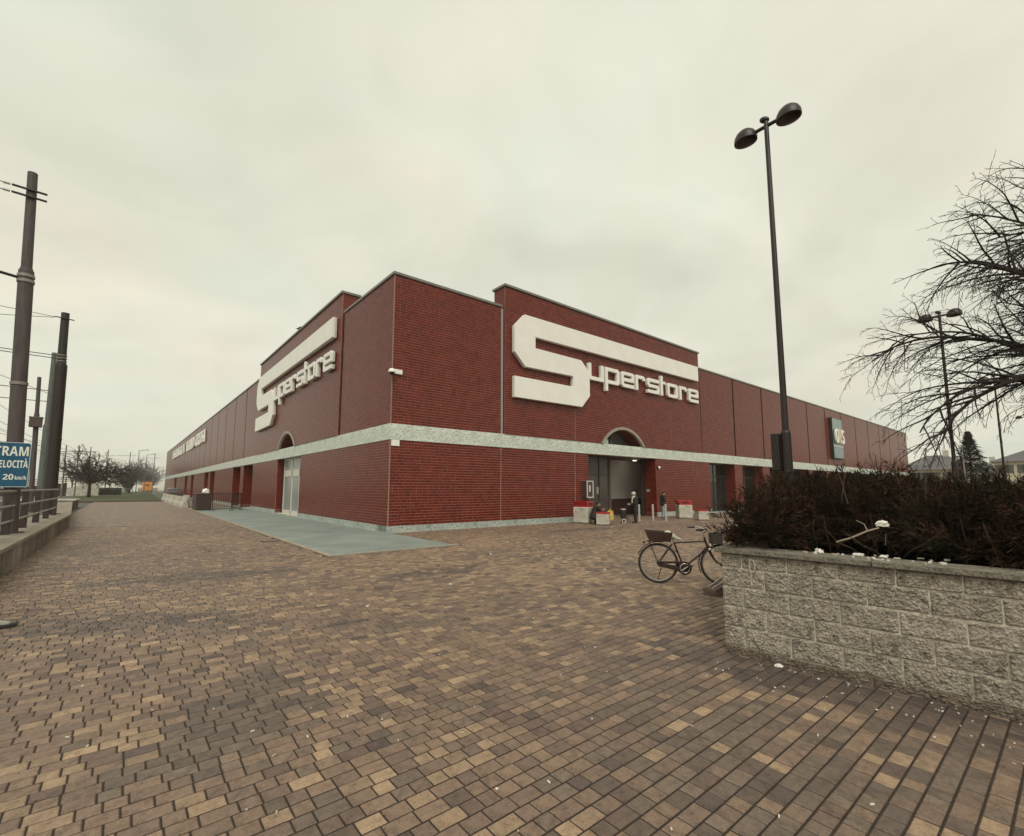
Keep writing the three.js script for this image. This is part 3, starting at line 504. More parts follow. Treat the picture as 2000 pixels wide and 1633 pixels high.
// ------------------------------------------------------------------ planter
const PA = planterDir.a, PU = planterDir.u, PV = planterDir.v;
const pw = (u, y, v) => PA.clone().addScaledVector(PU, u).addScaledVector(PV, v).add(V(0, y, 0));
const planter = thing('planter_wall', 'raised planter of rough grey split-face blocks with stone coping', 'planter', [PA.x, 0, PA.z], Math.atan2(PU.x, PU.z));
{ // local: +z along the face (PU), +x into the planter (PV)
  const LEN = 6.2, DEEP = 44, course = 0.193, blockMat = [[0.544, 0.475, 0.396], [0.517, 0.452, 0.377], [0.571, 0.499, 0.413], [0.496, 0.435, 0.365]].map((c) => mat(c, 0.95, { map: T.split, bumpMap: T.splitBump, bumpScale: 0.03 }));
  mesh('mortar_core', boxG(0.012, 0.16, -0.02, 0.074, 0.02, LEN), mat([0.2, 0.16, 0.125], 0.95), planter);
  mesh('mortar_core', boxG(0.010, 0.16, 0.075, 0.99, 0.02, LEN), mat([0.66, 0.62, 0.52], 0.95, { map: T.concrete }), planter);
  mesh('return_wall', boxG(0.165, DEEP, -0.02, 0.99, 0.012, 0.2), M.concrete, planter);
  mesh('return_wall', boxG(0.165, DEEP, -0.02, 0.99, LEN - 0.2, LEN - 0.01), M.concrete, planter);
  mesh('soil', boxG(0.17, DEEP, 0.7, 0.93, 0.205, LEN - 0.205), mat([0.045, 0.032, 0.024], 0.95, { map: T.grain }), planter);
  const r = rng(404), dirtyBlock = mat([0.25, 0.2, 0.155], 0.95, { map: T.split, bumpMap: T.splitBump, bumpScale: 0.03 });
  for (let j = 0; j < 6; j++) {
    let z = j % 2 ? -0.2 : 0; const y0 = Math.max(-0.02, j * course - 0.116 + 0.0035), y1 = Math.min(0.988, (j + 1) * course - 0.116 - 0.0035);
    while (z < LEN) {
      const z0 = Math.max(0, z) + 0.003, z1 = Math.min(LEN, z + 0.4) - 0.003; z += 0.4; if (z1 - z0 < 0.04) continue;
      const nz = Math.max(3, Math.round((z1 - z0) / 0.010)), ny = 20, b = new MB(), k = [], bias = (r() - 0.5) * 0.012;
      for (let q = 0; q <= ny; q++) for (let p = 0; p <= nz; p++) {
        const zz = lerp(z0, z1, p / nz), yy = lerp(y0, y1, q / ny), e = Math.min(p, nz - p, q * 1.2, (ny - q) * 1.2);
        const rough = 0.008 * fbm(zz * 9, yy * 9, 3.3, 3) + 0.026 * Math.abs(fbm(zz * 20, yy * 34, 8.8, 3)) - 0.004;
        const x = e < 0.5 ? 0.012 : 0.003 - (0.004 + rough + bias * 0.3) * clamp(e / 1.2, 0.5, 1);
        k.push(b.v(Math.min(x, 0.013), yy, zz, zz + j * 0.37, yy + j * 0.2));
      }
      for (let q = 0; q < ny; q++) for (let p = 0; p < nz; p++) { const i = q * (nz + 1) + p; b.quad(k[i], k[i + 1], k[i + nz + 2], k[i + nz + 1]); }
      b.build('block', j ? blockMat[Math.floor(r() * 4)] : dirtyBlock, planter, true);
    }
  }
  const cm = mat([0.24, 0.215, 0.175], 0.9, { map: T.split, bumpMap: T.splitBump, bumpScale: 0.012 });
  for (let k = 0; k < 5; k++) mesh('coping_stone', (() => { const g = rboxG(0.34, 0.05, 1.294, 0.010); g.translate(0.125, 1.017, 0.6 + k * 1.3); return g; })(), cm, planter);
  for (let k = 0; k < 6; k++) mesh('coping_stone', (() => { const g = rboxG(1.294, 0.05, 0.3, 0.010); g.translate(0.945 + k * 1.3, 1.017, 0.1); return g; })(), cm, planter);
  // a faint chalk scrawl on the blocks: a looped stem
  const ch = new MB(), pts = []; for (let k = 0; k <= 20; k++) { const a = -Math.PI / 2 + k / 20 * 2 * Math.PI; pts.push(V(-0.020, 0.885 + Math.sin(a) * 0.062, 0.305 + Math.cos(a) * 0.026)); }
  ch.tube(pts, 0.0035, 0.0035, 5); ch.tube([V(-0.016, 0.83, 0.292), V(-0.02, 0.76, 0.29), V(-0.016, 0.69, 0.29)], 0.003, 0.003, 5); ch.build('chalk_mark', mat([0.6, 0.56, 0.48], 0.95), planter);
}
// ------------------------------------------------------------------ lamp posts
function lampPost(x, z, h, label, s = 1, box = false) {
  const G = thing('street_lamp', label, 'street lamp', [x, 0, z], 0, 'twin-headed lamp posts along the planter');
  mesh('pole', lathe([[0.042 * s, 2.35], [0.038 * s, 3.2], [0.030 * s, h - 0.1], [0.030 * s, h + 0.06], [0, h + 0.06]], 16), M.lampPaint, G);
  mesh('lower_pole', lathe([[0.062 * s, 0.6], [0.061 * s, 2.38], [0.055 * s, 2.42], [0.042 * s, 2.425]], 18), M.lampPaint, G);
  mesh('collar', lathe([[0.062 * s, 1.86], [0.066 * s, 1.87], [0.066 * s, 1.885], [0.062 * s, 1.89]], 18), M.lampPaint, G);
  mesh('finial', (() => { const g = new THREE.SphereGeometry(0.055 * s, 12, 8); g.scale(0.9, 0.8, 1.3); g.rotateX(0.5); g.translate(0, h + 0.09, -0.02); return g; })(), M.lampPaint, G);
  mesh('arm', cylG(V(0, h - 0.02, -0.2 * s), V(0, h - 0.02, 0.2 * s), 0.026 * s), M.lampPaint, G);
  for (const d of [-1, 1]) {
    const hd = part('lamp_head', G); hd.position.set(0, h - 0.06, d * 0.29 * s);
    mesh('shade', (() => { const g = lathe([[0.148, -0.03], [0.15, 0.0], [0.143, 0.05], [0.12, 0.1], [0.08, 0.14], [0.03, 0.16], [0, 0.163]], 26); g.scale(s * 0.92, s, s * 1.06); return g; })(), M.lampPaint, hd);
    mesh('lens', (() => { const g = lathe([[0, -0.055], [0.07, -0.052], [0.125, -0.04], [0.145, -0.022]], 26); g.scale(s * 0.92, s, s * 1.06); return g; })(), mat([0.028, 0.012, 0.011], 0.3), hd);
  }
  if (box) { mesh('control_box', (() => { const g = rboxG(0.12, 0.5, 0.10, 0.012); g.translate(-0.02, 2.14, -0.115); return g; })(), M.lampPaint, G); }
  return G;
}
lampPost(-0.735, 13.58, 6.86, 'tall dark twin-headed lamp post rising from the near hedge', 1, true);
lampPost(9.9, 13.87, 6.5, 'dark twin-headed lamp post behind the bare tree branches', 1.05);
lampPost(22.0, 13.92, 6.55, 'dark twin-headed lamp post right of the dark conifer', 1.05);
lampPost(41.0, 13.85, 6.7, 'small distant twin-headed lamp post at the right picture edge', 1.05);
// ------------------------------------------------------------------ juniper hedge in the planter
{
  // one spray: a thin twig with short scale leaves along it
  const spray = (seed) => {
    const r = rng(seed), b = new MB();
    const leaf = (o, dir, len, w) => { const side = dir.clone().cross(V(r() - 0.5, r() - 0.5, r() - 0.5)).normalize().multiplyScalar(w), m = o.clone().addScaledVector(dir, len * 0.45), e = o.clone().addScaledVector(dir, len); const a = b.v(o.x, o.y, o.z), c = b.v(m.x + side.x, m.y + side.y, m.z + side.z), d = b.v(e.x, e.y, e.z), f = b.v(m.x - side.x, m.y - side.y, m.z - side.z); b.quad(a, c, d, f); };
    const main = []; for (let k = 0; k <= 6; k++) main.push(V((r() - 0.5) * 0.02 * k / 3, k / 6 * 0.26, 0.02 * (k / 6) ** 2 + (r() - 0.5) * 0.01));
    b.tube(main, 0.003, 0.001, 3);
    for (let k = 1; k <= 6; k++) for (let j = 0; j < 3; j++) {
      const o = main[k], a = r() * 6.28, dir = V(Math.cos(a) * 0.75, 0.75 + r() * 0.4, Math.sin(a) * 0.75).normalize(), L = 0.05 + 0.05 * r(); leaf(o, dir, L, 0.006);
      for (let q = 0; q < 3; q++) { const t = 0.3 + 0.3 * q, o2 = o.clone().addScaledVector(dir, L * t), a2 = r() * 6.28, d2 = dir.clone().add(V(Math.cos(a2), 0.3, Math.sin(a2)).multiplyScalar(0.8)).normalize(); leaf(o2, d2, 0.026 + 0.02 * r(), 0.0042); }
    }
    return b.geo(false);
  };
  const G = thing('juniper_hedge', 'dark brownish green juniper hedge spilling over the raised planter', 'hedge');
  // mounds: along the face u, into the planter v, height, radii
  const mounds = [[0.1, 0.75, 1.10, 0.5, 0.62, 0.34], [0.12, 1.7, 1.14, 0.55, 0.9, 0.42], [0.5, 2.9, 1.2, 0.75, 1.1, 0.46], [0.85, 1.45, 1.14, 0.6, 0.75, 0.46], [1.15, 2.4, 1.2, 0.7, 0.9, 0.46], [1.35, 3.9, 1.15, 0.9, 1.2, 0.42], [1.85, 1.0, 1.05, 0.5, 0.6, 0.40], [1.9, 2.0, 1.14, 0.6, 0.8, 0.44], [2.5, 1.1, 1.12, 0.7, 0.75, 0.44], [2.7, 2.6, 1.14, 0.8, 1.0, 0.42], [3.4, 1.4, 1.15, 0.8, 1.0, 0.44], [0.6, 5.4, 1.1, 1.0, 1.6, 0.40], [2.2, 4.6, 1.05, 1.0, 1.4, 0.36], [0.9, 8.2, 1.1, 1.1, 1.9, 0.40], [2.6, 7.4, 1.1, 1.2, 2.0, 0.40], [4.4, 2.2, 1.12, 0.9, 1.4, 0.44], [1.5, 12, 1.1, 1.5, 2.6, 0.40], [1.5, 18, 1.1, 1.5, 4, 0.40]];
  const r = rng(88), mats = [];
  const hollow = (p) => Math.hypot((p.u - 1.15) / 0.62, (p.y - 1.08) / 0.3, (p.v - 0.3) / 0.55) < 1;
  const inside = (p, k) => { for (let m = 0; m < mounds.length; m++) { if (m === k) continue; const [u, v, y, ru, rv, ry] = mounds[m]; if (Math.hypot((p.u - u) / ru, (p.v - v) / rv, (p.y - y) / ry) < 0.62) return true; } return false; };
  const put = [[], [], [], []];
  mounds.forEach(([u, v, y, ru, rv, ry], k) => {
    const count = Math.round(1500 * Math.min(3.2, (ru * rv + ru * ry + rv * ry) / 0.95) * (v > 5 ? 0.55 : 1));
    for (let i = 0; i < count; i++) {
      const a = r() * 6.283, h = r() * 2 - 1, c = Math.sqrt(1 - h * h), d = V(Math.cos(a) * c, h, Math.sin(a) * c);
      const lump = 1 + 0.32 * fbm(u + d.x * 1.6, y + d.y * 1.6, v + d.z * 1.6, 3), shell = Math.pow(r(), 0.45) * lump;
      const p = { u: u + d.x * ru * shell, y: y + d.y * ry * shell, v: v + d.z * rv * shell };
      if (p.y < 1.04 || p.u < 0.02 || inside(p, k) || hollow(p)) continue;
      const w = pw(p.u, p.y, p.v);
      const out = PU.clone().multiplyScalar(d.x).addScaledVector(PV, d.z).add(V(0, Math.abs(h) * 0.7 + 0.25, 0)).add(V((r() - 0.5) * 1.1, (r() - 0.5) * 0.6, (r() - 0.5) * 1.1)).normalize();
      const q = new THREE.Quaternion().setFromUnitVectors(V(0, 1, 0), out).multiply(new THREE.Quaternion().setFromAxisAngle(V(0, 1, 0), r() * 6.28)), s = 0.55 + r() * 0.6;
      put[i % 4].push([new THREE.Matrix4().compose(w, q, V(s, s, s)), d]);
    }
  });
  const fm = mat([1, 1, 1], 0.9, { side: THREE.DoubleSide, specularIntensity: 0.3 });
  const tones = [[0.0245, 0.0156, 0.0082], [0.0326, 0.0184, 0.0095], [0.0177, 0.0136, 0.0075], [0.0449, 0.0224, 0.0122], [0.0204, 0.0177, 0.0088], [0.0544, 0.0306, 0.0177]];
  put.forEach((list, k) => { const im = new THREE.InstancedMesh(spray(500 + k), fm, list.length), c = new THREE.Color(); list.forEach(([m], i) => { im.setMatrixAt(i, m); const p = V(0, 0, 0).setFromMatrixPosition(m), b = clamp(0.5 + fbm(p.x * 1.4, p.y * 2, p.z * 1.4, 3) + (r() - 0.5) * 0.5), t = tones[Math.floor(b * 5.99)]; const w = 0.75 + 0.5 * r(); im.setColorAt(i, c.setRGB(t[0] * w, t[1] * w, t[2] * w)); }); im.name = 'foliage'; im.userData.kind = 'stuff'; im.castShadow = im.receiveShadow = true; G.add(im); console.log('sprays', list.length); });
  // woody stems seen in the hollow and poking out
  const sb = new MB();
  for (let k = 0; k < 70; k++) { const u = 0.3 + r() * 2.4, v = 0.35 + r() * 0.8, du = (r() - 0.5) * 1.0, a = pw(u, 0.95, v + 0.3), b = pw(u + du * 0.6, 1.12 + r() * 0.16, v - 0.1 * r()), c = pw(u + du, 1.14 + r() * 0.32, v - 0.35 * r()); sb.tube([a, a.clone().lerp(b, 0.5).add(V(0, 0.03, 0)), b, c], 0.008, 0.003, 4); }
  for (let k = 0; k < 26; k++) { const u = -0.1 + r() * 3, v = 0.4 + r() * 2.5, a = pw(u, 1.5, v), c = pw(u + (r() - 0.5) * 0.4, 1.75 + r() * 0.28, v + (r() - 0.5) * 0.3); sb.tube([a, a.clone().lerp(c, 0.5).add(V(0.02, 0.03, 0)), c], 0.005, 0.002, 4); }
  sb.build('stems', mat([0.085, 0.06, 0.042], 0.9), G).userData.kind = 'stuff';
}
// rubbish caught in the planter and on the paving
{
  const crumple = (seed, s, flat = 0.6) => { const g = new THREE.IcosahedronGeometry(s, 3), p = g.attributes.position; for (let i = 0; i < p.count; i++) { const q = V(p.getX(i), p.getY(i), p.getZ(i)), k = 1 + 0.75 * fbm(q.x / s * 1.3 + seed, q.y / s * 1.3, q.z / s * 1.3, 3); p.setXYZ(i, q.x * k, Math.max(q.y * k * flat, -s * 0.18), q.z * k); } g.translate(0, s * 0.18, 0); g.computeVertexNormals(); return g; };
  const paper = mat([0.74, 0.71, 0.64], 0.8);
  const lit = (pos, seed, s, label, flat) => { const m = mesh('crumpled_paper', crumple(seed, s, flat), paper); m.position.copy(pos); return tag(m, label, 'litter', 'white litter around the planter'); };
  lit(V(-2.70, 0.002, 14.10), 3, 0.032, 'crumpled white tissue on the paving at the foot of the planter', 0.5);
  lit(pw(1.30, 1.31, 0.42), 9, 0.045, 'white scrap of paper stuck high in the hedge', 1.0);
  lit(pw(0.82, 1.045, 0.26), 21, 0.03, 'small white paper scrap on the coping below the hedge, leftmost', 0.9);
  lit(pw(1.12, 1.045, 0.27), 33, 0.04, 'flattened white paper on the coping in the middle of the hedge hollow', 0.35);
  lit(pw(1.3, 1.045, 0.28), 41, 0.028, 'small white paper scrap on the coping below the hedge, rightmost', 0.6);
  const tw = new MB(); tw.tube([pw(0.96, 1.15, 0.3), pw(1.08, 1.2, 0.28), pw(1.2, 1.27, 0.3), pw(1.28, 1.3, 0.34)], 0.011, 0.007, 6); tw.tube([pw(1.2, 1.27, 0.3), pw(1.18, 1.33, 0.3), pw(1.12, 1.36, 0.31)], 0.006, 0.003, 5);
  tag(tw.build('broken_branch', mat([0.30, 0.24, 0.18], 0.9)), 'pale broken branch lying in the hollow of the hedge', 'branch');
  // cigarette ends, crumbs and leaves trodden over the paving
  const b = new MB(), r = rng(66), cols = [[0.62, 0.58, 0.5], [0.5, 0.42, 0.32], [0.7, 0.67, 0.6], [0.2, 0.13, 0.08]];
  const speck = (x, z, L, w, col) => { const a = r() * 6.28, cx = Math.cos(a), sz = Math.sin(a), y = 0.0035; const q = [[-L, -w], [L, -w], [L, w], [-L, w]].map(([p, o]) => [x + p * cx - o * sz, z + p * sz + o * cx]); const t = q.map(([px, pz]) => b.v(px, y + w * 1.2, pz, 0, 0, col)), u = q.map(([px, pz]) => b.v(px, y - 0.002, pz, 0, 0, col)); b.quad(t[3], t[2], t[1], t[0]); for (let e = 0; e < 4; e++) { const f = (e + 1) % 4; b.quad(u[e], u[f], t[f], t[e]); } };
  for (let k = 0; k < 240; k++) { const d = 2 + 13 * Math.pow(r(), 1.2), a = -0.25 - r() * 1.5, x = -7.57 + Math.cos(a) * d, z = 16.02 + Math.sin(a) * d; if (blocked(x, z)) continue; const cig = r() < 0.45; speck(x, z, cig ? 0.012 : 0.003 + r() * 0.005, cig ? 0.0036 : 0.002 + r() * 0.003, cols[Math.floor(r() * 4)]); }
  for (let k = 0; k < 80; k++) { const u = 0.1 + r() * 2.6, v = -0.06 - Math.pow(r(), 2) * 0.8, p = pw(u, 0, v); speck(p.x, p.z, 0.003 + r() * 0.006, 0.002 + r() * 0.0035, cols[Math.floor(r() * 3)]); }
  for (let k = 0; k < 60; k++) { const p = V(-6 + 18 * r(), 0, 1 + 9 * r()); if (!blocked(p.x, p.z)) speck(p.x, p.z, 0.012 + r() * 0.02, 0.008 + r() * 0.012, cols[Math.floor(r() * 4)]); }
  for (let k = 0; k < 24; k++) { const p = pw(0.62 + r() * 1.1, 0, 0.05 + Math.pow(r(), 1.5) * 0.45), n = b.p.length; speck(p.x, p.z, 0.006 + r() * 0.02, 0.004 + r() * 0.009, cols[Math.floor(r() * 3)]); for (let q = n + 1; q < b.p.length; q += 3) b.p[q] += 1.042; }
  tag(b.build('scattered_litter', mat([1, 1, 1], 0.8, { vertexColors: true }), undefined, false), 'cigarette ends and crumbs scattered over the paving', 'litter', null, 'stuff');
}
// ------------------------------------------------------------------ bare trees
function bough(b, tw, r, o, dir, len, rad, depth, P) {
  // one limb as a crooked polyline with side shoots; P: droop, shoots, minimum radius
  const n = Math.max(4, Math.round(len / P.step)), pts = [o.clone()], d = dir.clone().normalize(); let p = o.clone();
  for (let k = 1; k <= n; k++) { const t = k / n; d.add(V((r() - 0.5) * P.crook, (r() - 0.5) * P.crook * 0.7 + (depth ? P.lift : P.lift0) * (1 - t) - P.droop[Math.min(depth, 2)] * t, (r() - 0.5) * P.crook)).normalize(); p = p.clone().addScaledVector(d, len / n); pts.push(p); }
  (depth > 1 ? tw : b).tube(pts, rad, Math.max(P.min, rad * (P.taper ?? 0.28)), depth > 1 ? 3 : depth ? 4 : 7, false);
  if (depth >= P.levels) return;
  const m = Math.round(P.shoots[depth] * len);
  for (let k = 0; k < m; k++) {
    const t = 0.18 + 0.8 * (k + r()) / m, i = Math.min(n - 1, Math.floor(t * n)), q = pts[i].clone().lerp(pts[i + 1], t * n - i), ax = pts[i + 1].clone().sub(pts[i]).normalize();
    const side = ax.clone().cross(V(r() - 0.5, r() - 0.5, r() - 0.5)).normalize(), nd = ax.multiplyScalar(0.75 + 0.3 * r()).addScaledVector(side, 0.55 + 0.5 * r());
    bough(b, tw, r, q, nd, len * (1 - t * 0.5) * lerp(0.28, 0.6, r()) * P.child, Math.max(P.min, rad * lerp(...(P.thin ?? [0.62, 0.34]), t)), depth + 1, P);
  }
}
function bareTree(name, label, pos, o) {
  const r = rng(o.seed), G = thing(name, label, 'tree', pos, 0, o.group), tr = new MB(), b = new MB(), tw = new MB();
  const top = V(o.lean?.[0] ?? 0, o.trunk, o.lean?.[1] ?? 0); tr.tube([V(0, -0.05, 0), V(top.x * 0.2, o.trunk * 0.35, top.z * 0.3), V(top.x * 0.6, o.trunk * 0.7, top.z * 0.7), top], o.rad * 1.25, o.rad * 0.8, 10); tr.build('trunk', o.mat ?? M.bark, G);
  for (let k = 0; k < o.limbs; k++) { const a = o.az ? lerp(o.az[0], o.az[1], (k + r() * 0.8) / o.limbs) : (k + r() * 0.6) / o.limbs * 6.283, e = lerp(o.elev[0], o.elev[1], r()); bough(b, tw, r, V(top.x, lerp(o.trunk * (o.from ?? 0.75), o.trunk, (k * 0.618) % 1), top.z), V(Math.cos(a) * Math.cos(e), Math.sin(e), Math.sin(a) * Math.cos(e)), o.len * lerp(0.8, 1.15, r()), o.rad * lerp(0.4, 0.62, r()), 0, o.P); }
  b.build('branches', o.mat ?? M.bark, G); const t = tw.build('twigs', o.mat ?? M.bark, G); t.userData.kind = 'stuff'; console.log(name, tw.i.length / 3 | 0);
  return G;
}
bareTree('weeping_tree', 'bare weeping tree overhanging the planter at the right edge', [2.9, 0.93, 17.3], { seed: 12, trunk: 2.5, rad: 0.11, limbs: 36, elev: [0.0, 1.35], len: 3.7, from: 0.45,
  P: { step: 0.13, crook: 0.3, lift: 0.02, lift0: 0.06, droop: [0.11, 0.17, 0.18], shoots: [6, 8, 8], min: 0.0026, levels: 3, child: 0.9, taper: 0.16, thin: [0.42, 0.22] } });
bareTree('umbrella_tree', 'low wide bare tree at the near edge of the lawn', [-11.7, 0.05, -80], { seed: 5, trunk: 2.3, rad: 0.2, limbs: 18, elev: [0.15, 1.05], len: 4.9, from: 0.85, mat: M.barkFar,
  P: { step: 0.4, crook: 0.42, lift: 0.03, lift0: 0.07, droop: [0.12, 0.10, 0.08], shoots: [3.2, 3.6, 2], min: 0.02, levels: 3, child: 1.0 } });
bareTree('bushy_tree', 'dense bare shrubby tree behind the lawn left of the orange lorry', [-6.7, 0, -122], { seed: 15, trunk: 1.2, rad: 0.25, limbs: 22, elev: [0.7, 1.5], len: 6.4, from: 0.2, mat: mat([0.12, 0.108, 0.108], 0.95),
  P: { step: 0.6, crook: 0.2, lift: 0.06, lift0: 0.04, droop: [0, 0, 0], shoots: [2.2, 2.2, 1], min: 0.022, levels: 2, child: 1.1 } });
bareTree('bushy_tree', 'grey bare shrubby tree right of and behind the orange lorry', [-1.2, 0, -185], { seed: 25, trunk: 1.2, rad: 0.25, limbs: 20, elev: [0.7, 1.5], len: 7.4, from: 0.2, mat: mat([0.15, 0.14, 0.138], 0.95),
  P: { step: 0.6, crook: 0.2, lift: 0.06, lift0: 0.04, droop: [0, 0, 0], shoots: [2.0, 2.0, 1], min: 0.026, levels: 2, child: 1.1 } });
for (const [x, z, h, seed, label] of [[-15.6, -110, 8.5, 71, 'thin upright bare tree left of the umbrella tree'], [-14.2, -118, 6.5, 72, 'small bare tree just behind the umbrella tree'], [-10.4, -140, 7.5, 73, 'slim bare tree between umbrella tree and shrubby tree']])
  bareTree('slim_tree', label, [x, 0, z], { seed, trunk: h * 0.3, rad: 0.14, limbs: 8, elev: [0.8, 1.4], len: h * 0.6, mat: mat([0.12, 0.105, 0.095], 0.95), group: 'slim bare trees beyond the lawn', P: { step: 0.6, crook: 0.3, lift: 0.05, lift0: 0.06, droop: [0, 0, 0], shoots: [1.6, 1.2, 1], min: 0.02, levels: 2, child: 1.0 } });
bareTree('sapling', 'small bare sapling before the far wing of the store', [21.7, 0, 9.6], { seed: 33, trunk: 2.5, rad: 0.035, limbs: 7, elev: [0.6, 1.3], len: 1.1, P: { step: 0.2, crook: 0.25, lift: 0.02, lift0: 0.03, droop: [0, 0, 0], shoots: [4, 3, 1], min: 0.006, levels: 2, child: 1.0 } });
// ------------------------------------------------------------------ bicycle and its rack
{
  const G = thing('bicycle', 'dark old bicycle with rear crate and pale saddle parked by the planter', 'bicycle', [-0.14, 0, 11.2], -0.81);
  const fm = mat([0.035, 0.016, 0.012], 0.4), chrome = mat([0.6, 0.58, 0.52], 0.28, { metalness: 0.85 }), pale = mat([0.55, 0.51, 0.43], 0.6);
  const RW = 0.345, hubs = [[0, 'wheel'], [1.05, 'wheel']];
  for (const [x] of hubs) {
    const w = part('wheel', G); w.position.set(x, RW, 0);
    mesh('tyre', new THREE.TorusGeometry(RW - 0.019, 0.019, 10, 64), M.tyre, w);
    mesh('rim', new THREE.TorusGeometry(RW - 0.044, 0.010, 8, 64), mat([0.36, 0.31, 0.26], 0.45, { metalness: 0.5 }), w);
    const sp = new MB(); for (let k = 0; k < 28; k++) { const a = k / 28 * 6.283, b = a + (k % 2 ? 0.5 : -0.5), z = k % 4 < 2 ? 0.028 : -0.028; sp.tube([V(Math.cos(b) * 0.022, Math.sin(b) * 0.022, z), V(Math.cos(a) * (RW - 0.05), Math.sin(a) * (RW - 0.05), 0)], 0.0013, 0.0013, 4); } sp.build('spokes', chrome, w);
    mesh('hub', cylG(V(0, 0, -0.05), V(0, 0, 0.05), 0.024), M.black, w);
  }
  const bb = V(0.43, 0.275, 0), st = V(0.28, 0.70, 0), ht = V(0.81, 0.735, 0), hb = V(0.845, 0.62, 0), rh = V(0, RW, 0), fh = V(1.05, RW, 0);
  const tubes = (l) => { const b = new MB(); for (const [a, c, r] of l) b.tube([a, c], r, r, 10); return b; };
  tubes([[st, ht.clone().add(V(0, 0.0, 0)), 0.015], [bb, hb, 0.017], [bb, st, 0.016], [V(0.79, 0.80, 0), V(0.855, 0.59, 0), 0.019]]).build('frame', fm, G);
  tubes([[rh.clone().add(V(0, 0, 0.055)), V(0.25, 0.68, 0.02), 0.009], [rh.clone().add(V(0, 0, -0.055)), V(0.25, 0.68, -0.02), 0.009], [rh.clone().add(V(0, 0, 0.055)), bb.clone().add(V(-0.03, 0, 0.03)), 0.010], [rh.clone().add(V(0, 0, -0.055)), bb.clone().add(V(-0.03, 0, -0.03)), 0.010]]).build('rear_stays', fm, G);
  const fk = new MB(); for (const z of [-0.055, 0.055]) fk.tube([V(0.86, 0.60, z * 0.8), V(0.90, 0.5, z), V(0.95, 0.42, z), V(1.0, 0.365, z), V(1.05, RW, z)], 0.013, 0.009, 8); fk.build('fork', fm, G);
  mesh('fork_crown', (() => { const g = rboxG(0.05, 0.04, 0.13, 0.012); g.rotateZ(0.3); g.translate(0.862, 0.60, 0); return g; })(), chrome, G);
  const fender = (cx, a0, a1) => { const s = new THREE.Shape(), r = RW + 0.018; s.absarc(0, 0, r + 0.008, a0, a1, false); s.absarc(0, 0, r, a1, a0, true); const g = new THREE.ExtrudeGeometry(s, { depth: 0.05, bevelEnabled: false, curveSegments: 28 }); g.translate(cx, RW, -0.025); return g; };
  mesh('mudguard', fender(0, 0.55, 2.75), fm, G); mesh('mudguard', fender(1.05, 1.0, 3.55), fm, G);
  tubes([[V(0.28, 0.69, 0), V(0.255, 0.79, 0), 0.0125]]).build('seat_post', chrome, G);
  const sd = new MB(); sd.tube([V(0.13, 0.845, 0), V(0.17, 0.85, 0), V(0.24, 0.82, 0), V(0.32, 0.785, 0), V(0.39, 0.755, 0), V(0.405, 0.75, 0)], (t) => [0.05, 0.07, 0.055, 0.028, 0.02, 0.008][Math.round(t * 5)], 0, 12); const sm = sd.build('saddle', pale, G); sm.scale.z = 1.15;
  const hbm = new MB(); for (const z of [-1, 1]) hbm.tube([V(0.80, 0.90, 0), V(0.83, 0.93, z * 0.1), V(0.78, 0.955, z * 0.22), V(0.70, 0.955, z * 0.27)], 0.011, 0.011, 8); hbm.tube([V(0.79, 0.78, 0), V(0.775, 0.90, 0), V(0.80, 0.905, 0)], 0.012, 0.012, 8); hbm.build('handlebar', chrome, G);
  for (const z of [-1, 1]) { mesh('grip', cylG(V(0.71, 0.955, z * 0.265), V(0.585, 0.95, z * 0.285), 0.016), M.black, G); const lv = new MB(); lv.tube([V(0.75, 0.94, z * 0.25), V(0.70, 0.915, z * 0.262), V(0.64, 0.905, z * 0.275)], 0.006, 0.005, 6); lv.build('brake_lever', chrome, G); }
  // crate behind the saddle: tapered, open at the top
  const cr = new MB(), c0 = [-0.135, 0.205], c1 = [-0.2, 0.235];
  const ring = (x0, x1, z, y) => [V(x0, y, -z), V(x1, y, -z), V(x1, y, z), V(x0, y, z)], lo = ring(c0[0], c0[1], 0.11, 0.735), hi = ring(c1[0], c1[1], 0.145, 0.885), li = ring(c0[0] + 0.012, c0[1] - 0.012, 0.1, 0.75), hn = ring(c1[0] + 0.012, c1[1] - 0.012, 0.133, 0.885); hi[0].y = hi[3].y = 0.915; hn[0].y = hn[3].y = 0.915;
  for (let e = 0; e < 4; e++) { const f = (e + 1) % 4; cr.face([lo[f], lo[e], hi[e], hi[f]]); cr.face([li[e], li[f], hn[f], hn[e]]); cr.face([hi[e], hn[e], hn[f], hi[f]]); } cr.face([lo[0], lo[1], lo[2], lo[3]]); cr.face([li[3], li[2], li[1], li[0]]); cr.build('rear_crate', mat([0.05, 0.022, 0.018], 0.6), G, false);
  tubes([[V(-0.19, 0.725, 0.05), V(0.22, 0.725, 0.05), 0.006], [V(-0.19, 0.725, -0.05), V(0.22, 0.725, -0.05), 0.006], [V(-0.15, 0.725, 0.05), V(0, RW, 0.07), 0.005], [V(-0.15, 0.725, -0.05), V(0, RW, -0.07), 0.005]]).build('carrier', M.black, G);
  mesh('rear_light', (() => { const g = new THREE.SphereGeometry(0.022, 10, 8); g.translate(-0.235, 0.70, 0); return g; })(), mat([0.06, 0.01, 0.01], 0.3), G);
  // chain guard and crank
  const cg = new THREE.Shape(); cg.moveTo(-0.03, 0.378); cg.lineTo(0.41, 0.388); cg.absarc(0.43, 0.275, 0.112, 1.75, -1.9, true); cg.lineTo(0.30, 0.235); cg.lineTo(-0.02, 0.305); cg.lineTo(-0.01, 0.335); cg.lineTo(0.33, 0.275); cg.lineTo(0.34, 0.355); cg.lineTo(0.02, 0.35); cg.lineTo(-0.03, 0.34); cg.closePath();
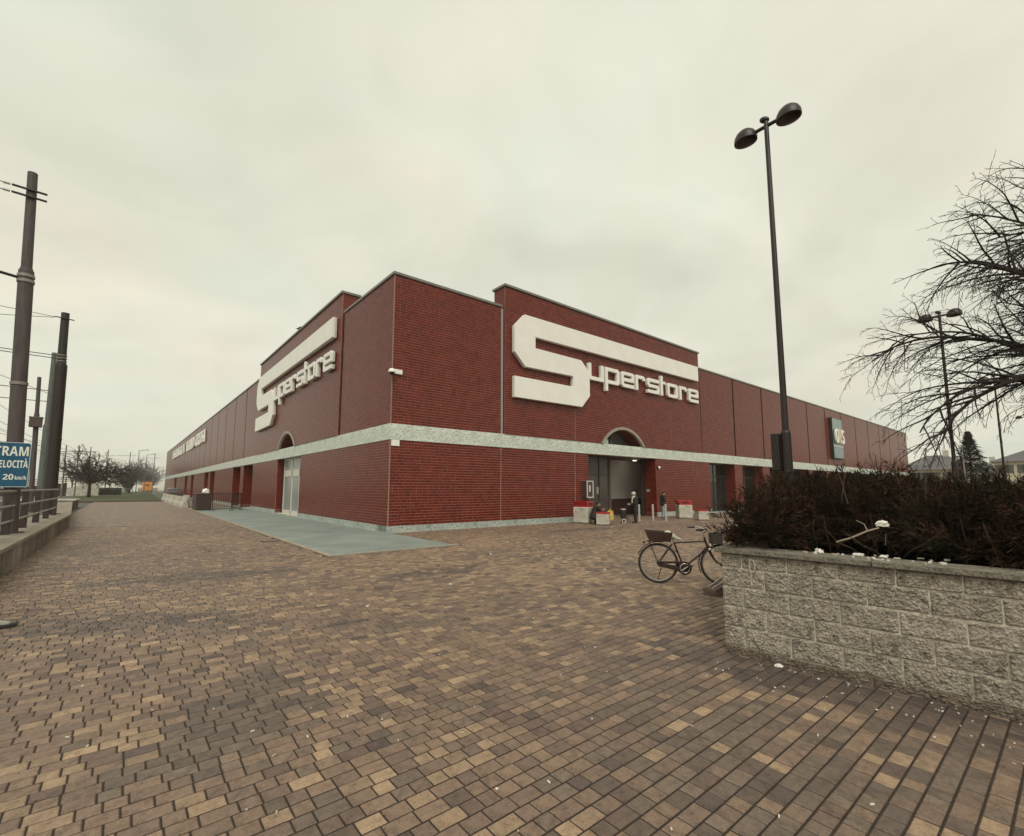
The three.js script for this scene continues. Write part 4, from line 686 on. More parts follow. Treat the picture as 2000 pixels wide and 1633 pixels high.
  mesh('chain_guard', (() => { const g = new THREE.ExtrudeGeometry(cg, { depth: 0.018, bevelEnabled: true, bevelSize: 0.004, bevelThickness: 0.004, bevelSegments: 1 }); g.translate(0, 0, 0.05); return g; })(), fm, G);
  mesh('chainring', (() => { const g = new THREE.TorusGeometry(0.078, 0.008, 6, 30); g.translate(0.43, 0.275, 0.077); return g; })(), chrome, G);
  mesh('crank', merge([cylG(V(0.37, 0.235, 0.088), V(0.49, 0.315, 0.088), 0.011), cylG(V(0.43, 0.275, -0.06), V(0.43, 0.275, 0.09), 0.014)]), chrome, G);
  for (const [x, y, z] of [[0.505, 0.325, 0.13], [0.355, 0.225, -0.11]]) mesh('pedal', (() => { const g = rboxG(0.085, 0.022, 0.07, 0.006); g.translate(x, y, z); return g; })(), M.black, G);
  mesh('front_basket', (() => { const g = merge([boxG(0.90, 1.06, 0.70, 0.715, -0.11, 0.11), boxG(0.895, 0.905, 0.715, 0.88, -0.11, 0.11), boxG(1.055, 1.065, 0.715, 0.88, -0.11, 0.11), boxG(0.905, 1.055, 0.715, 0.88, -0.11, -0.1), boxG(0.905, 1.055, 0.715, 0.88, 0.1, 0.11)]); return g; })(), mat([0.05, 0.035, 0.03], 0.7), G);
  mesh('head_lamp', (() => { const g = new THREE.SphereGeometry(0.035, 12, 10); g.scale(1.2, 1, 1); g.translate(0.90, 0.66, 0); return g; })(), chrome, G);
  tubes([[V(0.08, RW - 0.02, -0.07), V(0.02, 0.01, -0.2), 0.007]]).build('kickstand', M.black, G);
  const K = thing('bicycle_rack', 'low concrete bicycle stand with steel slot half hidden by the planter', 'bicycle rack', [0.02, 0, 12.36], -0.3);
  const s = new THREE.Shape(); s.moveTo(-0.42, 0); s.lineTo(0.42, 0); s.lineTo(0.42, 0.30); s.lineTo(-0.05, 0.2); s.lineTo(-0.42, 0.09); s.closePath();
  mesh('base', (() => { const g = new THREE.ExtrudeGeometry(s, { depth: 0.22, bevelEnabled: true, bevelSize: 0.01, bevelThickness: 0.01, bevelSegments: 2 }); g.translate(0, 0.002, -0.11); return metricUV(g); })(), mat([0.15, 0.105, 0.085], 0.95, { map: T.split, bumpMap: T.splitBump, bumpScale: 0.01 }), K);
  const sl = new MB(); for (const z of [-0.05, 0.05]) sl.tube([V(-0.40, 0.115, z), V(-0.28, 0.16, z), V(-0.12, 0.24, z), V(0.1, 0.31, z), V(0.38, 0.37, z)], 0.009, 0.009, 8); for (let k = 0; k < 6; k++) { const x = -0.02 + k * 0.075, y = 0.272 + k * 0.019; sl.tube([V(x, y, -0.05), V(x, y, 0.05)], 0.006, 0.006, 6); } sl.build('steel_slot', M.steel, K);
}
// ------------------------------------------------------------------ people
function sdfGeo(center, half, res, bones, k = 0.03) { // bones: [a, b, ra, rb, colour]
  const mc = new MarchingCubes(res, new THREE.MeshBasicMaterial(), false, false, 160000); mc.isolation = 0;
  const f = mc.field, B = bones.map(([a, b, ra, rb, col]) => { const d = b.clone().sub(a); return { a, d, l2: Math.max(d.lengthSq(), 1e-9), ra, rb, col, m: a.clone().lerp(b, 0.5), R: d.length() / 2 + Math.max(ra, rb) }; });
  const dist = (q, x, y, z) => { const px = x - q.a.x, py = y - q.a.y, pz = z - q.a.z, t = clamp((px * q.d.x + py * q.d.y + pz * q.d.z) / q.l2); return Math.hypot(px - q.d.x * t, py - q.d.y * t, pz - q.d.z * t) - lerp(q.ra, q.rb, t); };
  const hs = res / 2;
  for (let z = 0; z < res; z++) for (let y = 0; y < res; y++) for (let x = 0; x < res; x++) {
    const wx = center.x + (x - hs) / hs * half, wy = center.y + (y - hs) / hs * half, wz = center.z + (z - hs) / hs * half; let s = 0.4;
    for (const q of B) { const far = Math.hypot(wx - q.m.x, wy - q.m.y, wz - q.m.z) - q.R; if (far > s + k) continue; const d = dist(q, wx, wy, wz), h = clamp(0.5 + 0.5 * (s - d) / k); s = lerp(s, d, h) - k * h * (1 - h); }
    f[x + y * res + z * res * res] = -s;
  }
  mc.update();
  const n = mc.count, p = new Float32Array(n * 3), nr = new Float32Array(n * 3), c = new Float32Array(n * 3);
  for (let i = 0; i < n; i++) {
    const x = center.x + mc.positionArray[3 * i] * half, y = center.y + mc.positionArray[3 * i + 1] * half, z = center.z + mc.positionArray[3 * i + 2] * half; p.set([x, y, z], 3 * i);
    const g = [mc.normalArray[3 * i], mc.normalArray[3 * i + 1], mc.normalArray[3 * i + 2]]; nr.set(g, 3 * i);
    let best = 9, bc = B[0].col; for (const q of B) { const d = dist(q, x, y, z); if (d < best) { best = d; bc = q.col; } } c.set(bc, 3 * i);
  }
  const g = new THREE.BufferGeometry(); g.setAttribute('position', new THREE.BufferAttribute(p, 3)); g.setAttribute('normal', new THREE.BufferAttribute(nr, 3)); g.setAttribute('color', new THREE.BufferAttribute(c, 3)); return g;
}
function hand(w, dir, palmN, s, skin) { // bones of a relaxed hand at wrist w
  const d = dir.clone().normalize(), side = d.clone().cross(palmN).normalize(), n = side.clone().cross(d).normalize(), out = [], P = (a, b, c) => w.clone().addScaledVector(d, a * s).addScaledVector(side, b * s).addScaledVector(n, c * s);
  for (const b of [-0.026, -0.009, 0.009, 0.026]) out.push([P(0.0, b * 0.7, 0), P(0.085, b, 0), 0.014 * s, 0.012 * s, skin]);
  [[-0.027, 0.055], [-0.009, 0.072], [0.009, 0.078], [0.027, 0.068]].forEach(([b, L]) => { const a = P(0.085, b, 0), m = P(0.085 + L * 0.5, b * 1.08, 0.012), e = P(0.085 + L * 0.82, b * 1.1, 0.038); out.push([a, m, 0.0095 * s, 0.0088 * s, skin], [m, e, 0.0088 * s, 0.0075 * s, skin]); });
  const t0 = P(0.02, 0.03, 0.004), t1 = P(0.055, 0.055, 0.016), t2 = P(0.085, 0.058, 0.03); out.push([t0, t1, 0.013 * s, 0.0105 * s, skin], [t1, t2, 0.0105 * s, 0.0085 * s, skin]);
  return out;
}
const SKIN = [0.42, 0.24, 0.16];
function person(label, pos, turn, o) {
  const J = o.joints, s = o.s, sc = (v) => V(v[0] * s, v[1] * s, v[2] * s), j = Object.fromEntries(Object.entries(J).map(([k, v]) => [k, sc(v)]));
  const { coat, legs, shoe, skin = SKIN } = o, R = (x) => x * s, f = o.fat ?? 1, B = [];
  B.push([j.pelvis, j.chest, R(0.15 * f), R(0.165 * f), coat], [j.chest, j.neck, R(0.15 * f), R(0.065), coat], [j.neck, j.head, R(0.052), R(0.06), skin]);
  for (const q of ['L', 'R']) {
    B.push([j.chest.clone().lerp(j['sh' + q], 0.3), j['sh' + q], R(0.12), R(0.085), coat], [j['sh' + q], j['el' + q], R(0.078 * f), R(0.062 * f), coat], [j['el' + q], j['wr' + q], R(0.062 * f), R(0.045), coat]);
    const th = j['hip' + q].clone().lerp(j['kn' + q], o.hem ?? 0.35);
    B.push([j['hip' + q], th, R(0.125 * f), R(0.115 * f), coat], [th, j['kn' + q], R(0.088), R(0.066), legs], [j['kn' + q], j['an' + q], R(0.064), R(0.048), legs]);
    const toe = j['toe' + q]; B.push([j['an' + q].clone().add(V(0, -R(0.03), 0)), toe, R(0.045), R(0.035), shoe]);
  }
  const c = j.pelvis.clone().lerp(j.chest, 0.3); c.y = (o.span?.[0] ?? 0.82) * s;
  const parts = [sdfGeo(c, (o.span?.[1] ?? 0.95) * s, 112, B, R(0.035))];
  for (const q of ['L', 'R']) { const dir = j['wr' + q].clone().sub(j['el' + q]), hb = hand(j['wr' + q].clone().addScaledVector(dir.clone().normalize(), R(0.03)), dir, o.palm?.[q] ?? V(q === 'L' ? -1 : 1, 0, 0.2), s, skin); parts.push(sdfGeo(j['wr' + q].clone().addScaledVector(dir.clone().normalize(), R(0.1)), R(0.15), 64, hb, 0.006)); }
  // head: skull, jaw, nose, ears, brow
  const hd = j.head, fw = sc(o.face ?? [0, -0.1, 1]).normalize(), sd = V(0, 1, 0).cross(fw).normalize(), up = fw.clone().cross(sd).normalize(), H = (a, b, e) => hd.clone().addScaledVector(fw, a * s).addScaledVector(sd, b * s).addScaledVector(up, e * s);
  const hair = o.hair ?? [0.03, 0.022, 0.018];
  parts.push(sdfGeo(hd, R(0.19), 64, [[H(-0.015, 0, 0.025), H(0.015, 0, 0.02), R(0.09), R(0.086), skin], [H(0.03, 0, -0.03), H(0.045, 0, -0.075), R(0.06), R(0.042), skin], [H(0.09, 0, 0.0), H(0.112, 0, -0.03), R(0.009), R(0.015), skin], [H(0.09, 0.02, -0.058), H(0.09, -0.02, -0.058), R(0.009), R(0.009), [0.3, 0.12, 0.1]], [H(0, 0.088, 0.005), H(0, 0.09, -0.03), R(0.014), R(0.011), skin], [H(0, -0.088, 0.005), H(0, -0.09, -0.03), R(0.014), R(0.011), skin], [H(0.085, 0.032, 0.004), H(0.086, 0.033, 0.004), R(0.012), R(0.012), [0.02, 0.015, 0.012]], [H(0.085, -0.032, 0.004), H(0.086, -0.033, 0.004), R(0.012), R(0.012), [0.02, 0.015, 0.012]]], 0.014));
  const G = thing('person', label, 'person', pos, turn);
  mesh('body', mergeGeometries(parts), mat([1, 1, 1], 0.85, { vertexColors: true }), G);
  const cap = (b, m, name) => mesh(name, sdfGeo(hd, R(0.24), 56, b, 0.02), mat([1, 1, 1], 0.85, { vertexColors: true }), G);
  if (o.hat) cap([[H(-0.03, 0, 0.06), H(0.02, 0, 0.06), R(0.102), R(0.098), o.hat], [H(-0.06, 0, 0.0), H(-0.03, 0, 0.05), R(0.07), R(0.09), o.hat]], 0, 'hat'); else cap([[H(-0.035, 0, 0.045), H(0.0, 0, 0.06), R(0.092), R(0.09), hair], [H(-0.06, 0, -0.03), H(-0.04, 0, 0.02), R(0.055), R(0.08), hair]], 0, 'hair');
  if (o.scarf) mesh('scarf', sdfGeo(j.neck.clone().add(V(0, -R(0.15), R(0.05))), R(0.36), 56, [[j.neck.clone().add(V(-R(0.06), -R(0.01), R(0.05))), j.neck.clone().add(V(R(0.06), -R(0.01), R(0.05))), R(0.06), R(0.06), o.scarf], [j.neck.clone().add(V(R(0.03), -R(0.02), R(0.12))), j.chest.clone().add(V(R(0.03), -R(0.12), R(0.165))), R(0.05), R(0.045), o.scarf]], 0.03), mat([1, 1, 1], 0.9, { vertexColors: true }), G);
  return G;
}
const STAND = { pelvis: [0, 0.95, 0], chest: [0, 1.26, 0.01], neck: [0, 1.44, 0.02], head: [0, 1.58, 0.05], shL: [0.18, 1.38, 0], shR: [-0.18, 1.38, 0], elL: [0.23, 1.12, 0.05], elR: [-0.23, 1.12, 0.05], wrL: [0.15, 1.06, 0.27], wrR: [-0.15, 1.06, 0.27], hipL: [0.09, 0.92, 0], hipR: [-0.09, 0.92, 0], knL: [0.1, 0.49, 0.03], knR: [-0.1, 0.49, 0.02], anL: [0.1, 0.085, -0.01], anR: [-0.1, 0.085, -0.03], toeL: [0.12, 0.037, 0.15], toeR: [-0.12, 0.037, 0.13] };
person('person in dark coat and pale hat pushing a small walker by the entrance', [11.62, 0, 2.42], -2.2, { s: 0.86, joints: { ...STAND, head: [0, 1.57, 0.07] }, coat: [0.022, 0.018, 0.02], legs: [0.025, 0.018, 0.018], shoe: [0.02, 0.014, 0.012], hat: [0.5, 0.46, 0.42], scarf: [0.6, 0.54, 0.47], face: [0, -0.25, 1], hem: 0.55, fat: 1.05 });
person('person in black jacket and light jeans standing by the right bollard', [16.05, 0, 1.1], 0.9, { s: 0.875, joints: { ...STAND, head: [0, 1.57, 0.1], neck: [0, 1.44, 0.04], wrL: [0.05, 1.15, 0.26], wrR: [-0.04, 1.14, 0.27] }, coat: [0.018, 0.014, 0.015], legs: [0.30, 0.38, 0.42], shoe: [0.02, 0.014, 0.012], face: [0, -0.55, 1], fat: 1.08, hem: 0.12 });
person('person in dark clothes crouching between the two left concrete bins', [9.7, 0, 1.6], 1.2, { s: 1.02, joints: { pelvis: [0, 0.33, -0.15], chest: [0, 0.62, -0.02], neck: [0, 0.78, 0.06], head: [0, 0.89, 0.13], shL: [0.17, 0.73, 0.03], shR: [-0.17, 0.73, 0.03], elL: [0.25, 0.55, 0.18], elR: [-0.25, 0.52, 0.16], wrL: [0.2, 0.62, 0.4], wrR: [-0.16, 0.45, 0.36], hipL: [0.1, 0.3, -0.12], hipR: [-0.1, 0.3, -0.12], knL: [0.15, 0.52, 0.25], knR: [-0.15, 0.5, 0.24], anL: [0.12, 0.085, 0.02], anR: [-0.12, 0.085, 0.0], toeL: [0.14, 0.037, 0.18], toeR: [-0.13, 0.037, 0.16] }, coat: [0.02, 0.016, 0.016], legs: [0.025, 0.02, 0.02], shoe: [0.02, 0.014, 0.012], face: [0, -0.3, 1], span: [0.5, 0.62] });
const walkerBy = person('person mid-stride at the left edge with only a grey shoe in view', [-9.0, 0, 7.86], Math.PI / 2, { s: 1.0, joints: { ...STAND, pelvis: [0, 0.92, -0.12], hipL: [0.09, 0.9, -0.12], hipR: [-0.09, 0.9, -0.12], chest: [0, 1.24, -0.13], neck: [0, 1.42, -0.12], head: [0, 1.56, -0.1], shL: [0.18, 1.36, -0.13], shR: [-0.18, 1.36, -0.13], elL: [0.22, 1.1, -0.2], elR: [-0.22, 1.1, -0.16], wrL: [0.2, 0.88, -0.2], wrR: [-0.2, 0.87, -0.1], knL: [0.09, 0.5, -0.1], knR: [-0.09, 0.49, 0.1], anL: [0.08, 0.14, -0.42], anR: [-0.08, 0.1, 0.29], toeL: [0.08, 0.037, -0.26], toeR: [-0.08, 0.045, 0.47] }, coat: [0.04, 0.04, 0.045], legs: [0.05, 0.055, 0.07], shoe: [0.30, 0.29, 0.24] });
{
  const p = part('shoe', walkerBy); p.position.set(-0.08, 0, 0.4); p.rotation.y = -Math.PI / 2;
  const s = new THREE.Shape(); s.moveTo(-0.2, 0.0); s.lineTo(0.10, 0.0); s.quadraticCurveTo(0.155, 0.012, 0.165, 0.034); s.lineTo(-0.2, 0.034); s.closePath();
  mesh('sole', (() => { const g = new THREE.ExtrudeGeometry(s, { depth: 0.075, bevelEnabled: true, bevelSize: 0.006, bevelThickness: 0.01, bevelSegments: 2 }); g.translate(0, 0.006, -0.0375); return g; })(), M.tyre, p);
  const w = thing('walker', 'small dark wheeled walker pushed by the person in the pale hat', 'walker', [11.2, 0, 2.12], -2.2);
  for (const x of [-0.14, 0.14]) { const q = part('wheel', w); q.position.set(x, 0.1, 0.1); const t = new THREE.TorusGeometry(0.08, 0.022, 8, 24); t.rotateY(Math.PI / 2); mesh('tyre', t, mat([0.55, 0.52, 0.46], 0.6), q); mesh('hub', cylG(V(-0.02, 0, 0), V(0.02, 0, 0), 0.05), M.black, q); }
  const fr = new MB(); for (const x of [-0.14, 0.14]) fr.tube([V(x, 0.1, 0.1), V(x, 0.5, 0.02), V(x, 0.78, -0.1), V(x * 0.95, 0.82, -0.2)], 0.014, 0.014, 6), fr.tube([V(x, 0.02, -0.22), V(x, 0.4, -0.05)], 0.012, 0.012, 6); fr.tube([V(-0.14, 0.82, -0.18), V(0.14, 0.82, -0.18)], 0.013, 0.013, 6); fr.build('frame', M.black, w);
  mesh('bag', (() => { const g = rboxG(0.28, 0.38, 0.2, 0.04, 3); g.translate(0, 0.42, 0.1); return g; })(), M.black, w);
  mesh('tray', (() => { const g = rboxG(0.26, 0.05, 0.2, 0.02); g.translate(0, 0.65, 0.08); return g; })(), mat([0.5, 0.47, 0.42], 0.7), w);
  const b = thing('shopping_bag', 'bright yellow shopping bag held beside the crouching person', 'bag', [10.2, 0.2, 2.05], 0.5);
  const g = new THREE.BoxGeometry(0.46, 0.42, 0.24, 10, 10, 6), pp = g.attributes.position; for (let i = 0; i < pp.count; i++) { const q = V(pp.getX(i), pp.getY(i), pp.getZ(i)), k = 0.035 * fbm(q.x * 6, q.y * 6, q.z * 6, 3); pp.setXYZ(i, q.x * (1 - 0.35 * Math.max(0, q.y)) + k, q.y + 0.2 + k * 0.5, q.z * (1 - 1.3 * Math.max(0, q.y)) + k); } g.computeVertexNormals(); mesh('pouch', g, mat([0.66, 0.46, 0.10], 0.6), b);
  const hb = new MB(); for (const z of [-0.02, 0.02]) hb.tube([V(-0.1, 0.38, z), V(-0.07, 0.46, z), V(0, 0.49, z), V(0.07, 0.46, z), V(0.1, 0.38, z)], 0.008, 0.008, 5); hb.build('handle', mat([0.6, 0.42, 0.1], 0.6), b);
}
// ------------------------------------------------------------------ low wall, railing and poles at the left
{
  const W = thing('retaining_wall', 'low stained concrete wall carrying the railing at the left', 'wall'), wm = mat([0.24, 0.20, 0.165], 0.92, { map: T.concrete, bumpMap: T.grainBump, bumpScale: 0.006 }), capM = mat([0.32, 0.28, 0.225], 0.9, { map: T.concrete, bumpMap: T.grainBump, bumpScale: 0.004 });
  const wms = [wm, mat([0.33, 0.30, 0.25], 0.92, { map: T.concrete }), mat([0.19, 0.155, 0.125], 0.92, { map: T.concrete })];
  for (let k = 0; k < 16; k++) mesh('wall_block', boxG(-10.1 - (k % 2) * 0.003, -9.205 - (k % 3) * 0.004, -0.05, 0.46, 6.6 - (k + 1) * 1.035 + 0.006, 6.6 - k * 1.035), wms[[0, 0, 2, 0, 1, 0, 0, 2, 0, 0, 1, 0, 2, 0, 0, 0][k]], W);
  for (let k = 0; k < 8; k++) mesh('cap_stone', (() => { const g = rboxG(0.98, 0.085, 2.064, 0.012); g.translate(-9.655, 0.504, 6.6 - 1.035 - k * 2.07); return g; })(), capM, W);
  const poly = (y0, y1, o) => { const q = new THREE.Shape(); q.moveTo(-9.21 + o, 9.97); q.lineTo(-10.5 + o, 31.2); q.lineTo(-11.7 - o, 31.2); q.lineTo(-10.1 - o, 9.97); q.closePath(); const g = new THREE.ExtrudeGeometry(q, { depth: y1 - y0, bevelEnabled: false }); g.rotateX(-Math.PI / 2); g.translate(0, y0, 0); return metricUV(g); };
  mesh('wall_block', poly(-0.05, 0.46, 0), wm, W); mesh('cap_stone', poly(0.462, 0.545, 0.04), capM, W);
  mesh('wall_block', boxG(-14.2, -10.4, -0.05, 0.6, -36, -31.25), wms[2], W); mesh('cap_stone', boxG(-14.3, -10.3, 0.6, 0.68, -36.1, -31.22), mat([0.5, 0.47, 0.4], 0.85, { map: T.concrete }), W);
  const Rl = thing('railing', 'brown steel railing with three tubes on the low wall', 'railing');
  for (const z of [5.2, 2.8, 0.43, -1.95, -4.32, -6.73, -9.1]) mesh('post', (() => { const s = new THREE.Shape(); s.moveTo(-0.075, 0); s.lineTo(0.075, 0); s.lineTo(0.06, 0.95); s.quadraticCurveTo(0.05, 1.03, 0, 1.04); s.lineTo(-0.06, 1.04); s.closePath(); const g = new THREE.ExtrudeGeometry(s, { depth: 0.03, bevelEnabled: true, bevelSize: 0.004, bevelThickness: 0.004, bevelSegments: 1 }); g.translate(-9.62, 0.545, z - 0.015); return metricUV(g); })(), M.railing, Rl);
  for (const y of [0.85, 1.2, 1.54]) mesh('rail', cylG(V(-9.62 + 0.05, y, 6.5), V(-9.62 + 0.05, y, -9.3), 0.028, 0.028, 12), M.rail, Rl);
}
function pole(name, label, base, top, r0, r1, joint, m, extra) {
  const G = thing(name, label, 'pole', [base.x, base.y, base.z]), d = top.clone().sub(base), P = (t) => d.clone().multiplyScalar(t);
  mesh('lower_tube', cylG(P(0), P(joint), r0, r0 * 0.97, 20), m, G); mesh('upper_tube', cylG(P(joint), P(1), r1, r1 * 0.92, 18), m, G);
  mesh('joint_collar', cylG(P(joint - 0.012), P(joint + 0.008), r0 * 1.0, r1 * 1.12, 20), m, G); mesh('base_plate', cylG(V(0, 0, 0), V(0, 0.03, 0), r0 * 1.7, r0 * 1.7, 8), m, G);
  extra?.(G, P); return G;
}
pole('tram_pole', 'tall grey tram pole behind the blue sign', V(-9.62, 0.546, -0.1), V(-9.93, 9.55, -0.05), 0.15, 0.105, 0.715, M.poleGrey, (G, P) => {
  for (const t of [0.945, 0.925]) { const p = P(t); mesh('cross_bar', cylG(p.clone().add(V(-0.33, 0.0, 0.12)), p.clone().add(V(0.3, -0.02, 0.12)), 0.028), M.black, G); for (const s of [-0.36]) mesh('insulator', cylG(p.clone().add(V(s, 0, 0.12)), p.clone().add(V(s - 0.12, 0, 0.12)), 0.03), mat([0.5, 0.47, 0.42], 0.5), G); }
  for (const t of [0.70, 0.685, 0.40]) mesh('clamp', cylG(P(t - 0.004), P(t + 0.004), 0.165, 0.165, 18), M.rail, G);
  mesh('bracket_arm', cylG(P(0.693).add(V(-0.1, 0, 0)), P(0.70).add(V(-1.6, 0.06, 0.3)), 0.035), M.black, G);
});
pole('dark_pole', 'dark brown two-stage pole standing on the low wall', V(-9.84, 0.546, -10.1), V(-9.98, 8.85, -10.06), 0.2, 0.145, 0.735, M.poleDark, (G, P) => { mesh('collar', cylG(P(0.36), P(0.367), 0.215, 0.215, 18), M.poleDark, G); for (const t of [0.75, 0.765, 0.78]) mesh('clamp', cylG(P(t), P(t + 0.005), 0.165, 0.165, 16), M.rail, G); mesh('cross_bar', cylG(P(0.968).add(V(-0.3, 0.02, 0.16)), P(0.968).add(V(0.3, -0.02, 0.16)), 0.022), M.black, G); });
pole('tram_pole', 'slimmer grey-green tram pole just left of the dark pole', V(-11.05, 0, -19.3), V(-11.1, 9.05, -19.3), 0.17, 0.12, 0.55, M.poleGreen);
pole('tram_pole', 'thin distant grey tram pole carrying a brown box', V(-12.25, 0, -27.4), V(-12.5, 8.95, -27.3), 0.14, 0.11, 0.72, M.poleGrey, (G, P) => { const b = mesh('equipment_box', (() => { const g = rboxG(0.62, 0.62, 0.4, 0.03); const p = P(0.655); g.translate(p.x, p.y, p.z + 0.2); return g; })(), mat([0.075, 0.05, 0.042], 0.6), G); mesh('box_lid', (() => { const g = rboxG(0.68, 0.07, 0.46, 0.02); const p = P(0.655); g.translate(p.x, p.y + 0.34, p.z + 0.2); return g; })(), M.poleGreen, b); });
// blue tram sign
{
  const cv = document.createElement('canvas'); cv.width = 768; cv.height = 1024; const x = cv.getContext('2d');
  x.fillStyle = '#124d6c'; x.fillRect(0, 0, 768, 1024);
  const r = rng(3); for (let k = 0; k < 260; k++) { x.fillStyle = `rgba(${r() < 0.5 ? '10,70,90' : '40,130,150'},${0.05 + 0.06 * r()})`; x.beginPath(); x.ellipse(r() * 768, r() * 1024, 20 + 90 * r(), 8 + 30 * r(), r() * 3, 0, 7); x.fill(); }
  x.strokeStyle = '#d8d6c4'; x.lineWidth = 10; x.strokeRect(14, 14, 740, 996);
  x.fillStyle = '#e4e2d4'; x.textBaseline = 'alphabetic';
  const put = (s, x0, x1, y, h, wgt = 'bold') => { x.save(); x.font = `${wgt} 200px sans-serif`; const w = x.measureText(s).width; x.translate(x0, y); x.scale((x1 - x0) / w, h / 145); x.fillText(s, 0, 0); x.restore(); };
  put('TRAM', 165, 742, 312, 215); put('VELOCITA\u0300'.normalize('NFC'), 190, 732, 580, 165); put('max', 140, 305, 850, 120); put('20', 345, 525, 850, 125); put('km/h', 538, 732, 850, 84);
  const t = new THREE.CanvasTexture(cv); t.colorSpace = THREE.SRGBColorSpace; t.magFilter = THREE.LinearFilter;
  const G = thing('traffic_sign', 'blue tram speed sign with white lettering fixed to the tall pole', 'sign', [-9.76, 2.165, 0.2], -0.06), w = 0.8, h = 1.07;
  const s = new THREE.Shape(); s.moveTo(-w / 2, -h / 2); s.lineTo(w / 2, -h / 2); s.lineTo(w / 2, h / 2 - 0.07); s.lineTo(w / 2 - 0.05, h / 2 - 0.02); s.lineTo(w / 2 - 0.2, h / 2); s.lineTo(-w / 2, h / 2); s.closePath();
  mesh('backing', (() => { const g = new THREE.ExtrudeGeometry(s, { depth: 0.03, bevelEnabled: false }); g.translate(0, 0, -0.034); return g; })(), M.poleGreen, G);
  mesh('face', (() => { const g = new THREE.ShapeGeometry(s), p = g.attributes.position, u = g.attributes.uv; for (let i = 0; i < p.count; i++) u.setXY(i, p.getX(i) / w + 0.5, p.getY(i) / h + 0.5); return g; })(), mat([1, 1, 1], 0.4, { map: t }), G);
  mesh('bracket', merge([boxG(-0.2, 0.34, 0.25, 0.31, -0.16, -0.036), boxG(-0.2, 0.34, -0.31, -0.25, -0.16, -0.036)]), M.steel, G);
}
